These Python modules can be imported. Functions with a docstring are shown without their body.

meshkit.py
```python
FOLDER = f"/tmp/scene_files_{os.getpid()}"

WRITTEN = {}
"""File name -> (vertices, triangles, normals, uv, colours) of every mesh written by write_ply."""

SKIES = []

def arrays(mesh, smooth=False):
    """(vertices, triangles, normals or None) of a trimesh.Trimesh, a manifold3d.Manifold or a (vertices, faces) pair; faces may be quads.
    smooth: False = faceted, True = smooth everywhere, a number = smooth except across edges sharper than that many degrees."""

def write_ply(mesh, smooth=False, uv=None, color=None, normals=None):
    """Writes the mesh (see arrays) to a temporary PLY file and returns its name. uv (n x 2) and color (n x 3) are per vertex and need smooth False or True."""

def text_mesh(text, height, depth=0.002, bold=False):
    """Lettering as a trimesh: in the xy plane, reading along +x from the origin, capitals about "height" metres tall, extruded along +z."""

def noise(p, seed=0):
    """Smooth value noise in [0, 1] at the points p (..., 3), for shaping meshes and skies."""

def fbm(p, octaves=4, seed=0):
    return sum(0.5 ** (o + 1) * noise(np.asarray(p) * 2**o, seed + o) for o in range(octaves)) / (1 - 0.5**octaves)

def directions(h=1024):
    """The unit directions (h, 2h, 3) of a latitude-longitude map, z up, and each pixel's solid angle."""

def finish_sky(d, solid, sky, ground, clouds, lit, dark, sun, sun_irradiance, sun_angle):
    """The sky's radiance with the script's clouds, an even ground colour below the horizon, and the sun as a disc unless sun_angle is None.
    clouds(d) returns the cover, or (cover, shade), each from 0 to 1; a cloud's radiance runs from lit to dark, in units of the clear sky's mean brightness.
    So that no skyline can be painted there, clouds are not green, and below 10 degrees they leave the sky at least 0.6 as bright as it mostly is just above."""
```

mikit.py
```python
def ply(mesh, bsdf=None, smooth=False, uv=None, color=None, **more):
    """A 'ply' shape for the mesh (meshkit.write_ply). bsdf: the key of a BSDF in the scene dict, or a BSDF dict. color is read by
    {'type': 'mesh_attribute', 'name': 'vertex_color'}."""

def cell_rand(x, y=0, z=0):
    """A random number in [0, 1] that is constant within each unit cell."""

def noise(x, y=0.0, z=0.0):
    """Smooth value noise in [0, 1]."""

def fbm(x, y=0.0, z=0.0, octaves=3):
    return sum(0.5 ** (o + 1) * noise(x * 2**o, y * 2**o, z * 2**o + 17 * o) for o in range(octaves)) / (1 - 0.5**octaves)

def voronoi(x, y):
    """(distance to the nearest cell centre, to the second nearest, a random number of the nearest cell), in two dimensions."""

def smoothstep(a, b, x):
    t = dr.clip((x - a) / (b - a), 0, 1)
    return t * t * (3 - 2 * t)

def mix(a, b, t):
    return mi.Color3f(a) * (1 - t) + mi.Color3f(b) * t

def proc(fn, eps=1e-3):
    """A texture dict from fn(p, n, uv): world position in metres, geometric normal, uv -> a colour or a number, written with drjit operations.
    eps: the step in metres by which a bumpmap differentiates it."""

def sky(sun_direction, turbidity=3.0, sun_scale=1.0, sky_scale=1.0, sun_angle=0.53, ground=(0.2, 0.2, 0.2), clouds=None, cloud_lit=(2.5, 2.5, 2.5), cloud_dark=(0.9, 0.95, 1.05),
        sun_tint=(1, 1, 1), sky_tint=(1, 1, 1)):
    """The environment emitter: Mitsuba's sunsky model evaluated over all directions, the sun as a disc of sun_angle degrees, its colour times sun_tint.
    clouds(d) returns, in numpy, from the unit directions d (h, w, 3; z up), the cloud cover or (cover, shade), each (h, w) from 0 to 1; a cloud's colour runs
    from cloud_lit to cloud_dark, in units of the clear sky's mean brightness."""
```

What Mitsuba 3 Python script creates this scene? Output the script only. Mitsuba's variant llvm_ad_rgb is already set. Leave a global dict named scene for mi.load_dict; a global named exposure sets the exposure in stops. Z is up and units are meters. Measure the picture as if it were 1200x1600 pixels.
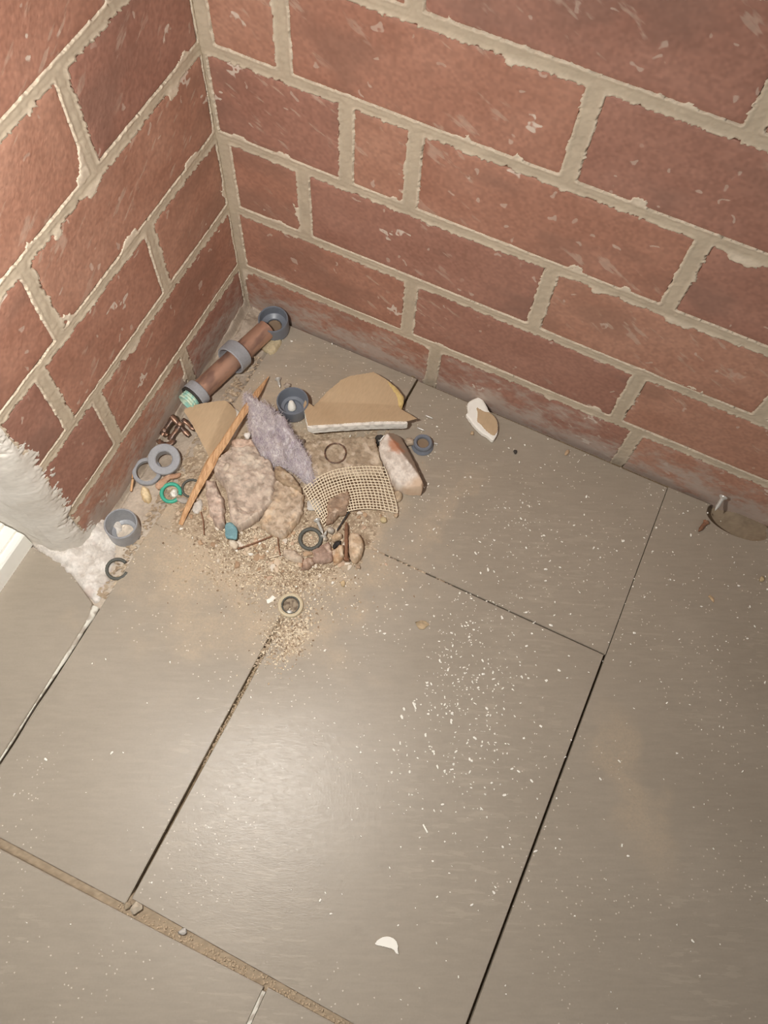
import math
import numpy as np, trimesh, mitsuba as mi, drjit as dr, mikit, meshkit
from mikit import proc, noise, fbm, voronoi, smoothstep, cell_rand
from shapely.geometry import Polygon, Point
from shapely import contains_xy
from scipy.spatial import Delaunay, cKDTree

scene, labels = {'type': 'scene'}, {}
T = mi.ScalarTransform4f
# ---------------------------------------------------------------- camera, light, exposure
exposure = 0.08
CAM = np.array([0.36321, -0.48320, 0.78557])
FOCAL = 1310.2                                     # in pixels of a 1200 x 1600 frame
ROT = np.array([[0.90464518, 0.42413361, 0.04156664], [0.40499348, -0.82524215, -0.39364409], [-0.13265514, 0.37294245, -0.91832268]])
scene['camera'] = {'type': 'perspective', 'fov': 2 * math.degrees(math.atan(600 / FOCAL)), 'fov_axis': 'x', 'near_clip': 0.01, 'far_clip': 50.0,
                   'to_world': T().look_at(origin=CAM.tolist(), target=(CAM + ROT[2]).tolist(), up=(-ROT[1]).tolist())}
TORCH = [0.185, -0.425, 0.66]                         # the phone's torch beside the lens
scene['phone_torch'] = {'type': 'disk', 'to_world': T().look_at(origin=TORCH, target=[0.09, -0.44, 0.0], up=[0, 1, 0]).scale(0.012),
                        'emitter': {'type': 'area', 'radiance': {'type': 'rgb', 'value': [2950, 2850, 2690]}}}
labels['phone_torch'] = {'label': 'small lit phone torch held above the corner', 'category': 'torch'}
scene['room_light'] = {'type': 'constant', 'radiance': {'type': 'rgb', 'value': [0.30, 0.29, 0.28]}}


def at(px, py, z=0.0):
    """The point of height z that the photograph shows at this pixel."""
    d = np.array([(px - 600) / FOCAL, (py - 800) / FOCAL, 1.0]) @ ROT
    return CAM + (z - CAM[2]) / d[2] * d


def ats(pts, z=0.0):
    return np.array([at(x, y, z)[:2] for x, y in pts])


def lin(*c):
    c = np.asarray(c[0] if len(c) == 1 else c, float) / 255.0
    return np.where(c <= 0.04045, c / 12.92, ((c + 0.055) / 1.055) ** 2.4)


def mix(a, b, t):
    a, b = ([float(v) for v in c] if isinstance(c, (np.ndarray, list, tuple)) else c for c in (a, b))
    return mikit.mix(a, b, t)


def n2(x, y, f, seed=0, oct=3):
    return meshkit.fbm(np.stack([np.asarray(x) * f, np.asarray(y) * f, np.full(np.shape(x), 0.37 + 3.1 * seed)], -1), oct, seed)


def n3(v, f, seed=0, oct=3):
    return meshkit.fbm(np.asarray(v) * f + 11.3, oct, seed)


def ss(a, b, x):
    t = np.clip((x - a) / (b - a), 0, 1)
    return t * t * (3 - 2 * t)


# ---------------------------------------------------------------- materials
def mat(key, base, rough=0.8, bump=None, bump_scale=1.0, eps=4e-4, **kw):
    b = {'type': 'principled', 'roughness': rough, 'specular': kw.pop('specular', 0.35), **kw}
    if isinstance(base, dict):
        b['base_color'] = base
    else:
        b['base_color'] = {'type': 'rgb', 'value': [float(c) for c in base]}
    if bump is not None:
        b = {'type': 'bumpmap', 'nested': {'type': 'proc', **{}} if False else b, 'tex': proc(bump, eps), 'scale': bump_scale}
    scene[key] = {'type': 'twosided', 'bsdf': b}
    return key


VC = {'type': 'mesh_attribute', 'name': 'vertex_color'}
mat('m_vertex', VC, 0.9, specular=0.2)                # matt things that carry their own mottled colour
mat('m_vertex_satin', VC, 0.55, specular=0.4)


def brick_colour(p, tone):
    a, b = p.x - p.y, p.z
    n = fbm(a * 26 + 3, b * 42, p.x * 9, 4)
    c = mix(tone[0], tone[1], n)
    fine = noise(a * 420, b * 420, 2.0)
    c = c * (0.88 + 0.24 * fine)
    grime = smoothstep(0.56, 0.8, fbm(a * 16 + 7, b * 30, 5.0, 3))
    c = mix(c, tone[2], grime * 0.5)
    sm = smoothstep(0.60, 0.70, fbm(a * 45 + 40, b * 130 + a * 60, 1.5, 4))         # thin lime smears
    c = mix(c, [0.55, 0.46, 0.37], sm * smoothstep(0.5, 0.66, fbm(a * 14, b * 14, 8.0, 2)) * 0.30)
    f1, f2, r = voronoi(a * 85 + noise(a * 200, b * 200) * .6, b * 85 + noise(a * 190 + 9, b * 190) * .6)
    spl = smoothstep(0.16, 0.08, f1 / (0.35 + r)) * smoothstep(0.88, 0.91, r)
    c = mix(c, [0.58, 0.48, 0.40], spl * 0.42)
    g1, g2, q = voronoi(a * 22 + noise(a * 260, b * 260) * .35, b * 26 + noise(a * 240 + 5, b * 250) * .35)
    blob = smoothstep(0.13, 0.06, g1) * smoothstep(0.84, 0.88, q)
    c = mix(c, [0.64, 0.56, 0.47], blob * 0.7)
    veil = smoothstep(0.30, 0.78, 0.6 * fbm(a * 40, b * 80, 4.0, 4) + 0.4 * fbm(a * 170, b * 260, 6.0, 3) + (0.030 - b) * 6.0)     # lime bloom of the lowest course
    c = mix(c, [0.44, 0.39, 0.335], veil * 0.66)
    return c


BRICK_TONES = [(lin(174, 132, 112), lin(152, 108, 89), lin(136, 102, 86)), (lin(168, 124, 105), lin(146, 102, 84), lin(130, 97, 83)), (lin(160, 118, 102), lin(138, 97, 82), lin(124, 94, 82))]


def brick_bump(p, n, uv):
    a = p.x - p.y
    return fbm(a * 180, p.z * 180, 3.0, 3) + 0.4 * noise(a * 700, p.z * 700, 1.0)


for i, tn in enumerate(BRICK_TONES):
    mat(f'm_brick_{i}', proc(lambda p, n, uv, tn=tn: brick_colour(p, tn)), 0.62, brick_bump, 0.0005, specular=0.4)

PILE = at(395, 790)


def tile_colour(p, n, uv):
    x, y = p.x, p.y
    c = mix(lin(158, 147, 132), lin(148, 137, 122), fbm(x * 14, y * 14, 2.0, 3))
    st = fbm((x * 0.72 + y * 0.35) * 90, (y * 0.9 - x * 0.42) * 420, 1.0, 3)
    c = c * (0.94 + 0.12 * st) * (0.96 + 0.08 * noise(x * 900, y * 900, 0.5))
    scuff = smoothstep(0.64, 0.72, fbm((x + .3 * y) * 60, (y - .4 * x) * 330 + 9, 7.0, 3)) * smoothstep(0.46, 0.62, fbm(x * 9, y * 9, 9.0, 2))
    c = mix(c, lin(186, 174, 156), scuff * 0.18)
    d = dr.sqrt(dr.square(x - PILE[0]) + dr.square((y - PILE[1]) * 1.1))
    w = fbm(x * 40, y * 40, 5.0, 4)
    dust = smoothstep(0.215, 0.05, d + (w - 0.5) * 0.15)
    t2 = dr.abs((x - 0.495) * 0.86 + (y + 0.19) * 0.52 + (w - .5) * .05)                # a trail of dust across the right-hand tile
    trail = smoothstep(0.030, 0.004, t2) * smoothstep(-0.235, -0.27, y) * smoothstep(-0.40, -0.33, y) * smoothstep(0.5, 0.52, x)
    trail2 = smoothstep(0.028, 0.004, dr.sqrt(dr.square((x - 0.232) * 1.5) + dr.square(y + 0.325)) + (w - .5) * .04)
    trail3 = smoothstep(0.014, 0.003, dr.abs((x - 0.30) * 0.9 - (y + 0.145) * 0.1 + (w - .5) * 0.05)) * smoothstep(0.06, 0.03, dr.abs(y + .125)) * 0.5
    speck = 0.6 + 0.8 * noise(x * 800, y * 800, 3.0)
    c = mix(c, lin(186, 166, 140), dr.clip((dust * 0.75 + trail * 0.30 + trail2 * 0.75 + trail3 * .4) * speck, 0, 0.85))
    f1, f2, r = voronoi(x * 300 + 2, y * 300)
    fleck = smoothstep(0.20, 0.10, f1 / (0.3 + r)) * smoothstep(0.90, 0.92, r) * smoothstep(0.50, 0.66, fbm(x * 12 + 4, y * 12, 3.0, 2) + 0.25 * smoothstep(.3, .12, d))
    return mix(c, lin(222, 212, 196), fleck * 0.6)


def tile_rough(p, n, uv):
    x, y = p.x, p.y
    d = dr.sqrt(dr.square(x - PILE[0]) + dr.square(y - PILE[1]))
    return 0.37 + 0.10 * fbm((x + .3 * y) * 240, (y - .4 * x) * 700, 7.0, 3) + 0.3 * smoothstep(0.24, 0.1, d)


mat('m_tile', proc(tile_colour), proc(tile_rough), lambda p, n, uv: noise(p.x * 1100, p.y * 1300, 1.0) + 0.7 * noise((p.x + .3 * p.y) * 300, (p.y - .4 * p.x) * 1400, 4.0), 0.00006, 2e-4, specular=0.5)
mat('m_tile_edge', lin(132, 112, 92), 0.8)
mat('m_grey_plastic', proc(lambda p, n, uv: mix(lin(158, 159, 162), lin(140, 142, 146), fbm(p.x * 90, p.y * 90, p.z * 90, 3)) * (0.93 + 0.14 * noise(p.x * 700, p.y * 700, p.z * 700))), 0.34, specular=0.5)
mat('m_blue_grey_plastic', lin(112, 117, 126), 0.36, specular=0.5)
mat('m_rubber', lin(88, 88, 82), 0.6)
mat('m_black', lin(58, 56, 54), 0.55)
mat('m_copper', proc(lambda p, n, uv: mix(lin(192, 152, 130), lin(152, 120, 106), smoothstep(.35, .7, fbm(p.x * 130, p.y * 60, p.z * 130, 3)))), 0.42, metallic=0.5)
mat('m_bronze', proc(lambda p, n, uv: mix(lin(136, 106, 88), lin(92, 76, 68), smoothstep(.35, .65, fbm(p.x * 260, p.y * 260, p.z * 260, 2)))), 0.4, metallic=0.6)
mat('m_verdigris', proc(lambda p, n, uv: mix(lin(150, 196, 182), lin(196, 214, 190), smoothstep(.4, .65, fbm(p.x * 300, p.y * 300, p.z * 300, 2)))), 0.7)
mat('m_kraft', proc(lambda p, n, uv: mix(lin(194, 170, 138), lin(180, 154, 122), fbm(p.x * 40, p.y * 40, 1.0, 4)) * (0.96 + 0.08 * noise(p.x * 900, p.y * 250, 1.0))), 0.85)
mat('m_gypsum', proc(lambda p, n, uv: mix(lin(236, 232, 222), lin(206, 200, 190), smoothstep(.45, .75, fbm(p.x * 220, p.y * 220, p.z * 220, 3)))), 0.9)
mat('m_yellow_core', proc(lambda p, n, uv: mix(lin(222, 200, 138), lin(190, 160, 104), fbm(p.x * 300, p.y * 300, p.z * 300, 3))), 0.9)
mat('m_wood', proc(lambda p, n, uv: mix(lin(212, 172, 130), lin(184, 140, 100), smoothstep(.35, .7, fbm(p.x * 700 + p.y * 300, p.y * 40, p.z * 500, 3)))), 0.7)
mat('m_steel', lin(198, 195, 188), 0.34, metallic=0.35)
mat('m_rust', proc(lambda p, n, uv: mix(lin(150, 108, 82), lin(104, 76, 60), fbm(p.x * 500, p.y * 500, p.z * 500, 2))), 0.8)
mat('m_green_rubber', lin(70, 168, 142), 0.45)
mat('m_teal', lin(112, 158, 164), 0.6)
mat('m_mesh', lin(226, 212, 186), 0.7)
mat('m_white', lin(238, 234, 224), 0.7)
mat('m_white_paint', lin(240, 238, 230), 0.4)
mat('m_cream_plastic', lin(198, 184, 156), 0.5)
mat('m_grain_pale', lin(220, 206, 182), 0.9)
mat('m_grain_sand', lin(184, 164, 138), 0.9)
mat('m_grain_brown', lin(142, 120, 98), 0.9)
mat('m_fluff', VC, 0.95, specular=0.1)
mat('m_fibre', lin(196, 184, 190), 0.6)
mat('m_joint_white', proc(lambda p, n, uv: mix(lin(214, 210, 198), lin(170, 160, 146), smoothstep(.45, .7, fbm(p.x * 160, p.y * 160, 1.0, 3)))), 0.8)


# ---------------------------------------------------------------- helpers
def key_for(base):
    if base not in used:
        used.add(base)
        return base
    i = 1
    while f'{base}_{i:03d}' in used:
        i += 1
    used.add(f'{base}_{i:03d}')
    return f'{base}_{i:03d}'


used = set()


def tag(key, label, cat=None, group=None, kind=None):
    e = labels.setdefault(key, {})
    if label: e['label'] = label
    if cat: e['category'] = cat
    if group: e['group'] = group
    if kind: e['kind'] = kind
    return key


def obj(name, mesh, m, parent=None, smooth=30, color=None, to_world=None, label=None, cat=None, group=None, kind=None):
    key = key_for((parent + '__' if parent else '') + name)
    scene[key] = mikit.ply(mesh, m, True if color is not None and smooth else smooth, color=color)
    if to_world is not None: scene[key]['to_world'] = to_world
    if label or cat or group or kind: tag(key, label, cat, group, kind)
    return key


def thing(name, label, cat, group=None):
    key = key_for(name)
    return tag(key, label, cat, group)


def grid(us, vs, W, close=None):
    """A sheet of quads over us x vs; W(U, V) -> points (.., 3)."""
    U, V = np.meshgrid(us, vs, indexing='ij')
    P = W(U, V).reshape(-1, 3)
    i = np.arange(len(us) * len(vs)).reshape(len(us), len(vs))
    q = np.stack([i[:-1, :-1], i[1:, :-1], i[1:, 1:], i[:-1, 1:]], -1).reshape(-1, 4)
    return P, np.vstack([q[:, [0, 1, 2]], q[:, [0, 2, 3]]])


def densify(poly, step):
    p = np.asarray(poly, float); out = []
    for a, b in zip(p, np.roll(p, -1, 0)):
        k = max(1, int(np.ceil(np.linalg.norm(b - a) / step)))
        out.append(a + (b - a) * np.arange(k)[:, None] / k)
    return np.vstack(out)


def slab(poly, z0=0.0, t=0.005, res=0.0018, edge=0.003, amp=0.001, freq=250, seed=0, zf=None, ragged=0.0, low=0.45, smoothit=True):
    """A piece of rubble or sheet with this outline (metres): bottom z0 + zf, thickness t, rounded rim, rough top."""
    pts = np.asarray(poly, float)
    if smoothit:                                   # one round of corner cutting
        nx = np.roll(pts, -1, 0)
        pts = np.stack([pts * .8 + nx * .2, pts * .2 + nx * .8], 1).reshape(-1, 2)
    b = densify(pts, res)
    c = b.mean(0)
    if ragged:
        rr = b - c; rr /= np.maximum(np.linalg.norm(rr, axis=1, keepdims=True), 1e-9)
        b = b + rr * ((n2(b[:, 0], b[:, 1], 230, seed) - .5) * 2 * ragged + (n2(b[:, 0], b[:, 1], 700, seed + 5) - .5) * ragged)[:, None]
    P = Polygon(b)
    if not P.is_valid:
        P = P.buffer(0)
        if P.geom_type != 'Polygon': P = max(P.geoms, key=lambda g: g.area)
        b = np.array(P.exterior.coords)[:-1]
    rng = np.random.default_rng(seed + 77)
    x0, y0, x1, y1 = P.bounds
    gx, gy = np.meshgrid(np.arange(x0, x1, res), np.arange(y0, y1, res))
    g = np.stack([gx.ravel(), gy.ravel()], 1) + rng.uniform(-.25, .25, (gx.size, 2)) * res
    tree = cKDTree(b)
    g = g[contains_xy(P, g[:, 0], g[:, 1])]
    if len(g): g = g[tree.query(g)[0] > res * .7]
    v = np.vstack([b, g])
    tri = Delaunay(v).simplices
    cen = v[tri].mean(1)
    tri = tri[contains_xy(P, cen[:, 0], cen[:, 1])]
    a, bb, cc = v[tri[:, 0]], v[tri[:, 1]], v[tri[:, 2]]
    area = (bb[:, 0] - a[:, 0]) * (cc[:, 1] - a[:, 1]) - (bb[:, 1] - a[:, 1]) * (cc[:, 0] - a[:, 0])
    tri = np.where((area < 0)[:, None], tri[:, ::-1], tri)
    d = tree.query(v)[0]; d[:len(b)] = 0
    k = np.clip(d / max(edge, 1e-6), 0, 1)
    prof = low + (1 - low) * np.sqrt(np.clip(1 - (1 - k) ** 2, 0, 1))
    base = z0 + (zf(v[:, 0], v[:, 1]) if zf else 0.0)
    tt = t(v[:, 0], v[:, 1]) if callable(t) else t
    top = base + tt * prof + amp * (n2(v[:, 0], v[:, 1], freq, seed, 4) - .5) * 2
    n = len(v)
    V = np.vstack([np.c_[v, top], np.c_[v, base + np.zeros(n)]])
    e = np.vstack([tri[:, [0, 1]], tri[:, [1, 2]], tri[:, [2, 0]]])
    es = {}
    for i, j in e.tolist():
        if (j, i) in es: del es[(j, i)]
        else: es[(i, j)] = 1
    side = np.array([[i, i + n, j] for i, j in es] + [[j, i + n, j + n] for i, j in es])
    return trimesh.Trimesh(V, np.vstack([tri, tri[:, ::-1] + n, side]), process=False)


def mottled(mesh, cols, freq=200, seed=0, sharp=(.35, .65), fine=0.25):
    """Per-vertex colours: a natural mix of the stone's own colours."""
    v = np.asarray(mesh.vertices)
    k = ss(*sharp, n3(v, freq, seed, 4))[:, None]
    c = lin(*cols[0]) * (1 - k) + lin(*cols[1]) * k
    if len(cols) > 2:
        k2 = ss(.55, .7, n3(v, freq * .5, seed + 9, 4))[:, None]
        c = c * (1 - k2) + lin(*cols[2]) * k2
    c = c.mean(1, keepdims=True) + .82 * (c - c.mean(1, keepdims=True))
    return np.clip(c * (1 + fine * (n3(v, 1500, seed + 3, 2) - .5)[:, None] * 2), 0, .95)


def lathe(profile, n=40):
    """A closed outline of (r, z) turned about z."""
    p = np.asarray(profile, float); m = len(p)
    a = np.arange(n) * 2 * np.pi / n
    V = np.stack([np.outer(np.cos(a), p[:, 0]), np.outer(np.sin(a), p[:, 0]), np.tile(p[:, 1], (n, 1))], -1).reshape(-1, 3)
    i = np.arange(n)[:, None] * m + np.arange(m); j = np.roll(i, -1, 0); i2, j2 = np.roll(i, -1, 1), np.roll(j, -1, 1)
    q = np.stack([i, j, j2, i2], -1).reshape(-1, 4)
    mm = trimesh.Trimesh(V, np.vstack([q[:, [0, 1, 2]], q[:, [0, 2, 3]]]), process=True)
    mm.update_faces(mm.nondegenerate_faces()); mm.fix_normals()
    return mm


def torus(R, r, n=44, m=14, arc=(0, 360), flat=1.0):
    full = abs(arc[1] - arc[0]) >= 360
    a = np.radians(np.linspace(arc[0], arc[1], n, endpoint=not full))
    pts = np.stack([R * np.cos(a), R * np.sin(a), 0 * a], 1)
    return tube(pts, r, m, closed=full, flat=flat)


def tube(pts, r, m=10, closed=False, flat=1.0, flatn=None):
    pts = np.asarray(pts, float); n = len(pts)
    r = np.broadcast_to(np.asarray(r, float), (n,))
    tang = (np.roll(pts, -1, 0) - np.roll(pts, 1, 0)) if closed else np.gradient(pts, axis=0)
    tang /= np.maximum(np.linalg.norm(tang, axis=1, keepdims=True), 1e-12)
    up = np.array([0, 0, 1.0]) if abs(tang[:, 2]).max() < .95 else np.array([1.0, 0.13, 0])
    s = np.cross(tang, up); s /= np.maximum(np.linalg.norm(s, axis=1, keepdims=True), 1e-12)
    u = np.cross(s, tang)
    a = np.arange(m) * 2 * np.pi / m
    V = pts[:, None] + r[:, None, None] * (np.cos(a)[None, :, None] * s[:, None] + flat * np.sin(a)[None, :, None] * u[:, None])
    V = V.reshape(-1, 3)
    k = n if closed else n - 1
    i = np.arange(k)[:, None] * m + np.arange(m); j = ((np.arange(k) + 1) % n)[:, None] * m + np.arange(m)
    i2, j2 = np.roll(i, -1, 1), np.roll(j, -1, 1)
    q = np.stack([i, i2, j2, j], -1).reshape(-1, 4)
    F = [q[:, [0, 1, 2]], q[:, [0, 2, 3]]]
    if not closed:
        V = np.vstack([V, pts[0], pts[-1]]); c0, c1 = len(V) - 2, len(V) - 1
        l = np.arange(m)
        F += [np.stack([np.full(m, c0), (l + 1) % m, l], 1), np.stack([np.full(m, c1), (n - 1) * m + l, (n - 1) * m + (l + 1) % m], 1)]
    mm = trimesh.Trimesh(V, np.vstack(F), process=False); mm.fix_normals()
    return mm


def aim(mesh, p, axis, spin=0.0):
    """Turns the mesh's z to 'axis' and moves it to p."""
    z = np.asarray(axis, float); z = z / np.linalg.norm(z)
    M = trimesh.geometry.align_vectors([0, 0, 1], z)
    M = M @ trimesh.transformations.rotation_matrix(spin, [0, 0, 1])
    M[:3, 3] = p
    m = mesh.copy(); m.apply_transform(M)
    return m


def rbox(w, d, h, bev=0.001):
    m = trimesh.creation.box((w, d, h))
    v = m.vertices
    pts = np.vstack([v - np.sign(v) * bev * np.eye(3)[k] * 1.0 - np.sign(v) * bev * np.eye(3)[(k + 1) % 3] for k in range(3)])
    return trimesh.convex.convex_hull(pts)


def pebble(p, rx, ry, rz, seed=0, sub=2, amp=0.35):
    rr = np.random.default_rng(seed + 900); w_ = rr.normal(size=(11 + 6 * sub, 3)); w_ /= np.linalg.norm(w_, axis=1, keepdims=True)
    m = trimesh.convex.convex_hull(w_ * rr.uniform(1 - amp * .6, 1.08, (len(w_), 1)))
    m = m.subdivide() if sub > 1 else m
    v = m.vertices * (1 + .35 * amp * (n3(m.vertices, 2.4, seed, 3)[:, None] - .5) * 2)
    a = seed * 1.7
    v = v * [rx, ry, rz]
    v = v @ np.array([[math.cos(a), math.sin(a), 0], [-math.sin(a), math.cos(a), 0], [0, 0, 1]])
    v[:, 2] -= v[:, 2].min()
    return trimesh.Trimesh(v + p, m.faces, process=False)


# ---------------------------------------------------------------- walls of brick and mortar
BEDS = [0.064 + 0.086 * k for k in range(-1, 12)]     # the middle of each bed joint
J = 0.0058                                           # half a joint


def courses(joints, start, end, halfs):
    """Rectangles (a0, a1, z0, z1) of the bricks; joints: course -> middles of the upright joints."""
    out = []
    for k in range(len(BEDS) - 1):
        js = list(joints.get(k, []))
        if not js: js = [start + (0.105 if k % 2 else 0.21)]
        while js[-1] < end: js.append(js[-1] + 0.229)
        a = start + halfs.get(k, 0.003)
        for j in js:
            if a >= end - 0.012: break
            b = min(j - .0070, end) if j - J < end - .02 else end
            out.append((a, b, BEDS[k] + J, BEDS[k + 1] - J, k)); a = j + .0070
    return out


RJ = {0: [0.229, 0.449], 1: [0.195, 0.423], 2: [0.084, 0.316, 0.530], 3: [0.126, 0.185, 0.413], 4: [0.074, 0.305, 0.402 + .13], 5: [0.178, 0.41], 6: [.07, .30], 7: [.19, .42]}
RJ[4] = [0.074, 0.305, 0.535]
RJ[5] = [0.176, 0.405]
right = courses(RJ, 0.0, 1.30, {0: .004, 1: .010, 2: .013, 3: .004, 4: .013, 5: .004})
LJ = {0: [0.118, 0.34], 1: [0.235], 2: [0.113, 0.27], 3: [0.238], 4: [0.148], 5: [0.25], 6: [.13], 7: [.24]}
LEND = 0.345
left = courses(LJ, 0.0, LEND - .026, {})


def joint_sheet(bricks, us, vs, place, seed, ewide=1.0):
    U, V = np.meshgrid(us, vs, indexing='ij')
    d = np.full(U.shape, 0.05)
    for (a0, a1, z0, z1, k) in bricks:               # signed distance: > 0 in the joint, < 0 on a brick
        iu = slice(max(0, np.searchsorted(us, a0 - .02)), np.searchsorted(us, a1 + .02)); iv = slice(max(0, np.searchsorted(vs, z0 - .02)), np.searchsorted(vs, z1 + .02))
        if iu.start >= iu.stop or iv.start >= iv.stop: continue
        u, v = U[iu, iv], V[iu, iv]
        qx, qy = np.abs(u - (a0 + a1) / 2) - (a1 - a0) / 2, np.abs(v - (z0 + z1) / 2) - (z1 - z0) / 2
        sd = np.hypot(np.maximum(qx, 0), np.maximum(qy, 0)) + np.minimum(np.maximum(qx, qy), 0)
        d[iu, iv] = np.minimum(d[iu, iv], sd)
    w = 0.0005 + 0.0060 * (n2(U, V, 170, seed) - .42) + 0.004 * (n2(U, V, 600, seed + 1) - .5) + 0.007 * ss(.60, .78, n2(U, V, 45, seed + 2)) * ewide
    e = d + w
    rid = np.clip(e / .0010, 0, 1)
    h = -0.0055 + rid * 0.0059
    h += 0.0004 * np.exp(-((d + w * .5) / .0016) ** 2) * rid * n2(U, V, 260, seed + 4)
    h -= 0.0011 * ss(.0005, .0045, d)
    h += 0.0010 * ss(.0030, .0055, d) * n2(U, V, 20, seed + 6)
    h += (0.0007 * (n2(U, V, 300, seed + 3) - .5) * 2 + 0.00035 * (n2(U, V, 1200, seed + 8, 2) - .5) * 2) * rid
    pale = rid * ss(.0028, -.0004, d)[...] * (.35 + .65 * n2(U, V, 400, seed + 5))
    k = n2(U, V, 60, seed + 7)[..., None]
    c = lin(188, 173, 151) * (1 - k) + lin(168, 154, 134) * k
    c = c * (1 - pale[..., None] * .7) + lin(222, 208, 188) * pale[..., None] * .7
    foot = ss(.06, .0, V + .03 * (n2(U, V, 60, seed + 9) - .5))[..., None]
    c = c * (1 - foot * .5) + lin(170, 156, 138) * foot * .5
    c = np.clip(c * (.9 + .2 * n2(U, V, 900, seed + 11, 2)[..., None]), 0, .95)
    P, F = grid(us, vs, lambda u, v: place(u, h, v))
    return P, F, c.reshape(-1, 3)


def spaced(lo, fine_end, hi, step, coarse):
    a = np.arange(lo, fine_end, step)
    return np.concatenate([a, np.arange(fine_end, hi + 1e-9, coarse)])


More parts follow.
